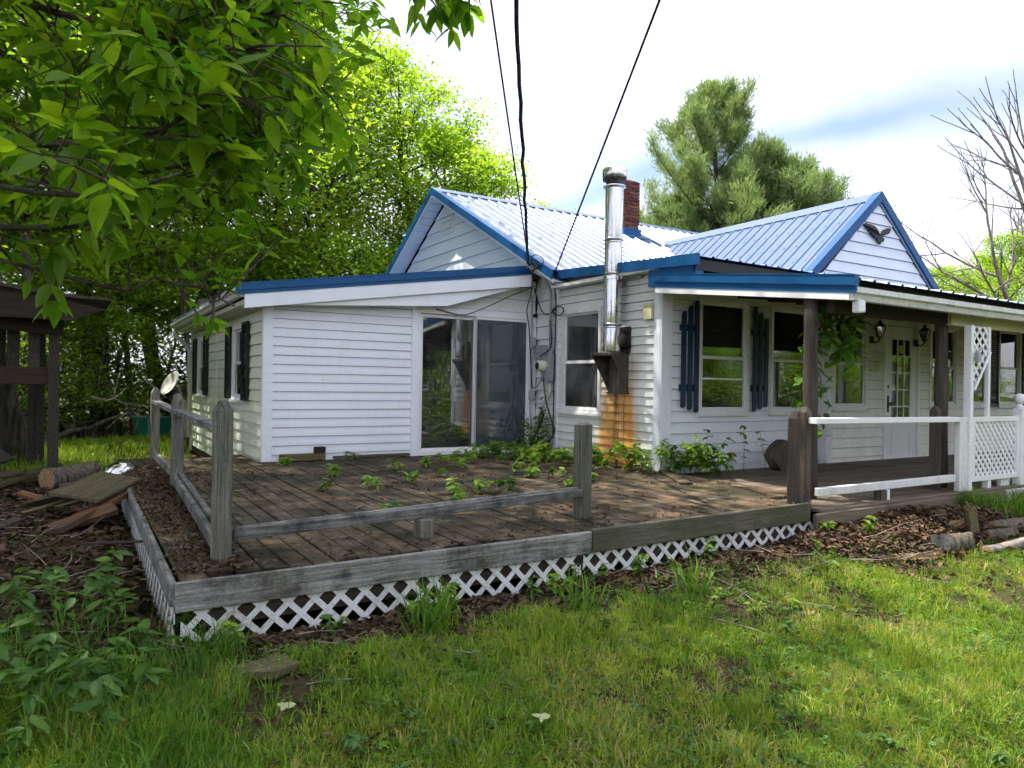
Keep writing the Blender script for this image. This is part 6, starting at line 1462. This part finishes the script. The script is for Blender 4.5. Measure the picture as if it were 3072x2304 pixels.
shr = [(6.12, 7.08), (6.10, 6.86), (6.10, 6.60), (6.30, 6.45), (6.5, 6.42), (6.48, 6.25), (6.66, 6.3), (6.58, 5.95), (6.75, 6.5), (6.95, 6.45), (7.2, 6.45), (6.05, 7.3), (6.12, 7.75)]
for k, (x, y) in enumerate(shr):
    plant('creeper_bush', 'leafy three leaved creeper bush in front of the house corner', x, y, .47, random.uniform(.34, .56) if k < 9 else .3, 6 if k < 9 else 2, .125, 'vine' if k % 2 else 'seedling', 200+k, 'creeper bushes at the house corner', .45)
for k, (x, y, h) in enumerate(((7.35, 6.3, .75), (7.75, 6.3, .62), (6.75, 6.35, .85))):
    plant('tall_weed', ('thin weed stem with drooping dark leaves against the porch wall', 'thin dark weed beside the log round', 'tall weed sprout right of the house corner')[k], x, y, .47, h, 1, .11, 'vine', 240+k, None, .15)
for k, (x, y, h) in enumerate(((6.16, 9.0, 1.0), (6.14, 9.15, .75), (6.1, 9.3, .5))):
    plant('wall_vine', ('vine climbing the cable below the meter', 'dark vine at the foot of the meter wall', 'short leafy vine at the sliding door corner')[k], x, y, .48, h, 6, .125, 'vine', 260+k, None, .16)
for k, (x, y) in enumerate(((-.1, 3.9), (.05, 4.15), (-.25, 4.2), (.12, 3.75), (-.35, 3.8), (-.05, 3.55), (-.3, 3.45), (-.45, 4.5), (.15, 4.5), (-.15, 4.75), (-.5, 3.2), (.2, 3.4), (-.15, 3.1), (-.55, 2.7), (.3, 4.05), (-.6, 5.2), (-.2, 5.3), (.2, 5.0))):
    plant('broadleaf_weed', 'green broad leaved weed growing left of the deck corner', x, y, float(gz(x, y)), random.uniform(.18, .32), 4, .11, 'weed', 300+k, 'weeds left of the deck', .4)
for k, (x, y) in enumerate(((1.2, 3.92), (2.0, 3.95), (2.6, 3.98), (2.75, 3.9), (3.5, 3.98), (.75, 3.95), (4.3, 3.98), (5.9, 3.75), (4.8, 3.3), (1.7, 3.85), (3.05, 3.98), (5.75, 4.02))):
    plant('skirt_weed', 'little green weed growing through the white lattice skirt', x, y, float(gz(x, y)), random.uniform(.14, .24), 2, .075, 'seedling' if k % 2 else 'vine', 340+k, 'weeds along the lattice', .4, five=k % 2)
for k, (x, y) in enumerate([(rng.uniform(-.2, 5.5), rng.uniform(1.3, 3.4)) for _ in range(46)]):
    plant('lawn_weed', 'small leafy weed scattered in the front grass', x, y, float(gz(x, y)), random.uniform(.05, .10), 2, .05, 'weed' if k % 3 else 'seedling', 380+k, 'small weeds in the lawn', .6)
# pale fallen leaves
for k, (x, y, lab) in enumerate(((.79, 3.12, 'pale green fallen leaf cluster in the left foreground grass'), (1.72, 2.54, 'pale yellow green fallen leaf in the middle foreground grass'))):
    C = np.array([[x, y, float(gz(x, y))+.075]]*3); D = np.array([(1, .1, .1), (-.3, 1, .15), (-.5, -.8, .1)]); V, F = leafnear(C, D, np.array([(.2, -.5, 1)]*3), np.array([.055, .052, .036]), np.array([.036, .040, .024])); tag(mkd('fallen_leaf', npmesh('fallen_leaf', V, F, 'palewl', np.full(36, .5), smooth=True)), lab, 'leaf')
# porch creeper
VN = thing('porch_creeper', 'creeper hanging from the porch roof around the dark post', 'vine', (6.45, 4.5, .5))
rng = np.random.default_rng(61); vb = np.array([6.45, 4.5, .5]); paths = []; C = []; D = []; Nn = []; Lx = []
for pts in ([(6.32, 4.50, .5), (6.28, 4.42, 1.0), (6.36, 4.46, 1.5), (6.42, 4.45, 2.0), (6.5, 4.4, 2.32)], [(6.5, 4.4, 2.34), (6.7, 4.35, 2.32), (6.85, 4.3, 2.3), (6.95, 4.25, 2.25)], [(6.55, 4.4, 2.3), (6.6, 4.35, 2.05), (6.7, 4.3, 1.9), (6.82, 4.3, 1.95), (6.88, 4.25, 1.78)], [(6.8, 4.3, 2.28), (6.84, 4.28, 2.1), (6.9, 4.25, 1.95)], [(6.45, 4.4, 2.2), (6.48, 4.38, 1.8), (6.46, 4.38, 1.35), (6.5, 4.36, 1.15)], [(6.4, 4.4, 2.1), (6.6, 4.35, 2.15), (6.7, 4.3, 2.0)]):
    P = np.array(pts)+np.array([-.04, .22, 0]); t = np.linspace(0, 1, len(P)); tt = np.linspace(0, 1, 12); Q = np.stack([np.interp(tt, t, P[:, k]) for k in range(3)], 1)+rng.normal(0, .02, (12, 3)); paths.append((Q-vb, np.linspace(.008, .003, 12)))
    for i in range(12):
        for m_ in range(4 if Q[i, 2] > 1.2 else 1):
            az = rng.uniform(0, 6.28); C.append(Q[i]-vb+rng.normal(0, .05, 3)); D.append((math.cos(az), math.sin(az), rng.normal(-.55, .4))); Nn.append((rng.normal(0, .5), rng.normal(-.4, .4), 1)); Lx.append(rng.uniform(.08, .16))
tv, tf = tubes(paths, 5); o_ = mkd('stem', npmesh('stem', tv, tf, 'bark', smooth=True)); o_.parent = VN
for i in range(len(C)):
    x = Vector(D[i]).normalized(); z = Vector(Nn[i]); z = (z-x*z.dot(x)).normalized(); y = z.cross(x)
    if i % 6 == 0 and i//6 < 6:
        V, F = leafnear(np.zeros((1, 3)), np.array([[1., 0, 0]]), np.array([[0, 0, 1.]]), np.array([1.]), np.array([.5+.03*(i//6)]), .12, .14); vp = npmesh('leaf', V, F, 'vine', np.full(12, .15*(i//6)), smooth=True)
        VP = globals().setdefault('VPL', []); VP.append(vp)
    o_ = bpy.data.objects.new('leaf', VPL[i % len(VPL)]); COL.objects.link(o_); o_.parent = VN
    R = Matrix((x, y, z)).transposed().to_4x4(); R.translation = Vector(C[i]); o_.matrix_local = R @ Matrix.Diagonal((Lx[i], Lx[i], Lx[i], 1))

# ------------------------------------------------------------------ grass
def vnoise(x, y, s, seed=0):
    xs = x*s+seed*17.3; ys = y*s-seed*9.1; xi = np.floor(xs).astype(int); yi = np.floor(ys).astype(int); xf = xs-xi; yf = ys-yi; xf = xf*xf*(3-2*xf); yf = yf*yf*(3-2*yf)
    def h(a, b):
        n_ = (a*374761393+b*668265263+seed*1274126177) & 0x7fffffff; n_ = ((n_ ^ (n_ >> 13))*1103515245) & 0x7fffffff; return ((n_ ^ (n_ >> 16)) & 0xffff)/65535.
    return (h(xi, yi)*(1-xf)+h(xi+1, yi)*xf)*(1-yf)+(h(xi, yi+1)*(1-xf)+h(xi+1, yi+1)*xf)*yf
def blades(X, Y, H_, Wd, rnd, rng, bend, dirx=None):
    n = len(X); a = rng.uniform(0, 2*np.pi, n) if dirx is None else dirx; b = bend; Z = gz(X, Y)-.01
    ox, oy = np.cos(a), np.sin(a); P = np.stack([X, Y, Z], 1); o = np.stack([ox, oy, np.zeros(n)], 1); sd_ = rng.uniform(0, 2*np.pi, n); s = np.stack([np.cos(sd_), np.sin(sd_), np.zeros(n)], 1)*Wd[:, None]*.5
    u = np.array([0, 0, 1.]); H2 = H_[:, None]; b2 = b[:, None]
    M1 = P+o*H2*b2*.35+u*H2*.58*(1-.25*b2); T = P+o*H2*b2*1.0+u*H2*(1-.62*b2)
    V = np.stack([P-s, P+s, M1-s*.8, M1+s*.8, T], 1).reshape(-1, 3); k = np.arange(n)*5
    F = np.concatenate([np.stack([k, k+1, k+3], 1), np.stack([k, k+3, k+2], 1), np.stack([k+2, k+3, k+4], 1)]); return V, F, np.repeat(rnd, 5)
rng = np.random.default_rng(71)
def lawn(n, x0, x1, y0, y1):
    X = rng.uniform(x0, x1, n); Y = rng.uniform(y0, y1, n)
    dens = vnoise(X, Y, 1.3, 1)*.6+vnoise(X, Y, 4.2, 2)*.4
    front = 3.85-.25*vnoise(X, Y, 2.0, 3)-.22*smooth(2.2, 4.5, X)*(1-smooth(7.8, 8.6, X))-.18*np.exp(-((X-6.2)/1.0)**2)
    keep = rng.random(n) < np.clip((dens-.16)*3.8, .12, 1)
    edge = np.clip((front-Y)/.22, 0.02, 1); keep &= rng.random(n) < edge
    bald = np.exp(-(((X-2.85)/.35)**2+((Y-2.55)/.28)**2))+np.exp(-(((X-.9)/.28)**2+((Y-3.38)/.22)**2)); keep &= rng.random(n) > bald*1.0
    return X[keep], Y[keep]
X1, Y1 = lawn(21000, -.9, 5.2, .9, 3.95); X2, Y2 = lawn(13500, 5.2, 11.5, .4, 4.0); XT = np.concatenate([X1, X2]); YT = np.concatenate([Y1, Y2]); nt_ = len(XT)
per = rng.integers(9, 22, nt_); ix = np.repeat(np.arange(nt_), per); n = len(ix)
rad = np.abs(rng.normal(0, 1, n))*np.repeat(rng.uniform(.012, .034, nt_), per); th = rng.uniform(0, 6.283, n)
X = XT[ix]+rad*np.cos(th); Y = YT[ix]+rad*np.sin(th); h1 = vnoise(X, Y, 2.4, 5)
th_ = (.035+.07*vnoise(XT, YT, 2.4, 5))*rng.uniform(.6, 1.5, nt_)
H_ = th_[ix]*rng.uniform(.5, 1.35, n)+.10*np.exp(-((X-.1)/.6)**2-((Y-3.3)/.6)**2)*rng.random(n)+.14*smooth(8.2, 9.2, X)*smooth(3.0, 3.7, Y)*rng.random(n)
dry = vnoise(XT, YT, 1.7, 8); tcol = .12+.5*vnoise(XT, YT, 3.1, 9)*.6+.36*rng.random(nt_)
rnd = np.clip(tcol[ix]+rng.normal(0, .10, n)+np.where(rng.random(n) < .09+.3*(dry[ix] > .6), .34, 0), 0, 1)
flow = th+rng.normal(0, .7, n)
V, F, R_ = blades(X, Y, H_, rng.uniform(.0026, .0062, n)*(1+.2*(Y-2).clip(0)), rnd, rng, rng.uniform(.1, 1.0, n), flow)
o_ = mkd('grass', npmesh('grass', V, F, 'grass', R_)); o_['kind'] = 'stuff'; tag(o_, 'uneven green lawn grass in front of the deck', 'grass')
k = rng.integers(0, n, 16000); V, F, R_ = blades(X[k]+rng.normal(0, .02, 16000), Y[k]+rng.normal(0, .02, 16000), rng.uniform(.03, .10, 16000), rng.uniform(.002, .004, 16000), rng.uniform(.86, 1.0, 16000), rng, rng.uniform(.9, 1.45, 16000))
o_ = mkd('dry_thatch', npmesh('dry_thatch', V, F, 'grass', R_)); o_['kind'] = 'stuff'; tag(o_, 'straw coloured dead grass matted between the green blades', 'dry grass')
# clover and small broad leaves low in the lawn
nc = 9000; X = rng.uniform(-.8, 7, nc); Y = rng.uniform(1.0, 3.8, nc); k = vnoise(X, Y, 1.9, 14) > .5; X = X[k]; Y = Y[k]; nc = len(X); az = rng.uniform(0, 6.28, nc); Z = gz(X, Y)+rng.uniform(.015, .06, nc)
C = np.repeat(np.stack([X, Y, Z], 1), 3, 0); a3 = np.repeat(az, 3)+np.tile([0, 2.09, 4.19], nc); D = np.stack([np.cos(a3), np.sin(a3), rng.normal(.1, .2, nc*3)], 1); l = np.repeat(rng.uniform(.010, .024, nc), 3)
V, F = leafquads(C, D, np.stack([rng.normal(0, .3, nc*3), rng.normal(0, .3, nc*3), np.ones(nc*3)], 1), l, l*.95, .1); o_ = mkd('clover', npmesh('clover', V, F, 'weed', np.repeat(np.repeat(rng.uniform(.3, 1, nc), 3), 4))); o_['kind'] = 'stuff'; tag(o_, 'low clover leaves spread through the lawn', 'clover')
# tall tufts
def tufts(cs, n, hl, hh, w_, col, lab, seed):
    rng = np.random.default_rng(seed); X = []; Y = []
    for x, y, r in cs: X.append(rng.normal(x, r, n)); Y.append(rng.normal(y, r, n))
    X = np.concatenate(X); Y = np.concatenate(Y); m_ = len(X); V, F, R_ = blades(X, Y, rng.uniform(hl, hh, m_), np.full(m_, w_), np.clip(rng.normal(col, .12, m_), 0, 1), rng, rng.uniform(.2, 1.0, m_))
    o_ = mkd('tall_grass', npmesh('tall_grass', V, F, 'grass', R_)); o_['kind'] = 'stuff'; tag(o_, lab, 'grass')
tufts([(.25, 3.75, .12), (.0, 3.5, .15), (.4, 3.6, .12), (.62, 3.82, .08), (-.2, 3.2, .18), (-.3, 2.8, .2), (.15, 3.2, .15), (.45, 3.3, .12), (-.4, 3.9, .2), (.3, 2.9, .15), (-.1, 4.3, .2)], 170, .16, .38, .006, .2, 'long dark grass clumps at the left corner of the deck', 72)
tufts([(1.75, 3.72, .05), (1.82, 3.78, .05), (2.75, 3.65, .06), (3.6, 3.5, .07)], 60, .18, .42, .011, .3, 'broad grass tufts in front of the lattice', 73)
tufts([(8.5, 3.7, .25), (9.0, 3.6, .25), (9.5, 3.5, .3), (8.3, 3.95, .12), (10.2, 3.4, .35), (9.2, 3.85, .15), (8.1, 4.0, .06), (10.9, 3.4, .4)], 380, .18, .40, .009, .3, 'tall dark grass along the right end of the porch', 74)
# sunny strip of grass behind the shed
n = 26000; X = rng.uniform(-4.5, 2.0, n); Y = rng.uniform(11.5, 17.8, n); k = (rng.random(n) < np.clip((vnoise(X, Y, .9, 20)-.3)*3+smooth(13, 15, Y), .08, 1)); X = X[k]; Y = Y[k]; n = len(X)
V, F, R_ = blades(X, Y, rng.uniform(.10, .26, n), rng.uniform(.010, .018, n), np.clip(rng.normal(.5, .15, n), 0, 1), rng, rng.uniform(.2, .9, n)); o_ = mkd('grass', npmesh('grass', V, F, 'grass', R_)); o_['kind'] = 'stuff'; tag(o_, 'strip of bright grass between the shed and the wood', 'grass')
# ------------------------------------------------------------------ dry leaves
def litter(n, fx, lab, seed, lo=.025, hi=.07, name='leaf_litter', zf=None, lift=.012):
    rng = np.random.default_rng(seed); X, Y = fx(rng, n); n = len(X); Z = (gz(X, Y) if zf is None else zf(X, Y, rng))+rng.uniform(.002, lift, n)
    a = rng.uniform(0, 6.28, n); D = np.stack([np.cos(a), np.sin(a), rng.normal(0, .28, n)], 1); Nn = np.stack([rng.normal(0, .35, n), rng.normal(0, .35, n), np.ones(n)], 1)
    l = rng.uniform(lo, hi, n); V, F = leafquads(np.stack([X, Y, Z], 1), D, Nn, l, l*rng.uniform(.25, .8, n), .35)
    o_ = mkd(name, npmesh(name, V, F, 'litter', np.repeat(rng.beta(1.4, 2.4, n), 4))); o_['kind'] = 'stuff'; tag(o_, lab, 'dry leaves')
def f1(rng, n):
    X = rng.uniform(.4, 5.9, n); Y = 4.1-rng.gamma(1.6, .13, n); k = Y > 2.6; return X[k], Y[k]
litter(13000, f1, 'brown dry leaves strewn along the foot of the lattice', 81, .012, .075)
def f2(rng, n):
    X = rng.normal(6.7, .85, n); Y = 4.0-np.abs(rng.normal(0, .42, n)); k = (X > 5.2) & (X < 8.3); return X[k], Y[k]
litter(11000, f2, 'heap of brown dry leaves in front of the porch', 82, .014, .085, 'leaf_pile', None, .06)
def f3(rng, n): return rng.uniform(-2.2, .46, n), rng.uniform(4.2, 11.0, n)
litter(20000, f3, 'dark leaf litter covering the ground left of the deck', 83, .014, .09)
def f4(rng, n):
    h_ = n//4; X = np.concatenate([rng.uniform(.5, .85, h_), rng.uniform(.5, 6.1, n-h_)]); Y = np.concatenate([rng.uniform(4.15, 9.5, h_), rng.uniform(4.12, 9.4, n-h_)])
    k = (rng.random(len(X)) < np.clip(1.3*(vnoise(X, Y, 1.6, 30)-.42)+(X < .85)*.9+.7*(Y < 4.3)+.5*np.exp(-((X-5.5)/.6)**2-((Y-8.4)/.8)**2), .03, 1)); return X[k], Y[k]
litter(13000, f4, 'scattered dry leaves and dirt on the deck boards', 84, .012, .05, 'leaf_litter', lambda X, Y, r: np.full(len(X), .502), .02)
def f5(rng, n): return rng.uniform(-.5, 6, n), rng.uniform(1.1, 3.6, n)
litter(2200, f5, 'few brown leaves and straw caught in the front lawn', 85, .02, .05, 'leaf_litter', None, .05)
# fine debris twigs
rng = np.random.default_rng(90); paths = []
for i in range(170):
    w_ = rng.random()
    if w_ < .5: x, y, z = rng.uniform(-1, .46), rng.uniform(4.2, 9.5), None
    elif w_ < .8: x, y, z = rng.uniform(.5, 6), rng.uniform(3.0, 4.05), None
    else: x, y, z = rng.uniform(.52, 5.8), rng.uniform(4.15, 9.3), .512
    if z is None: z = float(gz(x, y))+.03
    a = rng.uniform(0, 6.28); P, _ = curve((x, y, z), (math.cos(a), math.sin(a), rng.uniform(-.05, .25)), rng.uniform(.1, .5), 4, rng, 0, .2); P[:, 2] = np.maximum(P[:, 2], z); paths.append((P, np.linspace(.0045, .002, 5)))
tv, tf = tubes(paths, 4); o_ = mkd('fallen_twigs', npmesh('fallen_twigs', tv, tf, 'bark_dead')); o_['kind'] = 'stuff'; tag(o_, 'thin dead twigs scattered over the ground and deck', 'twigs')
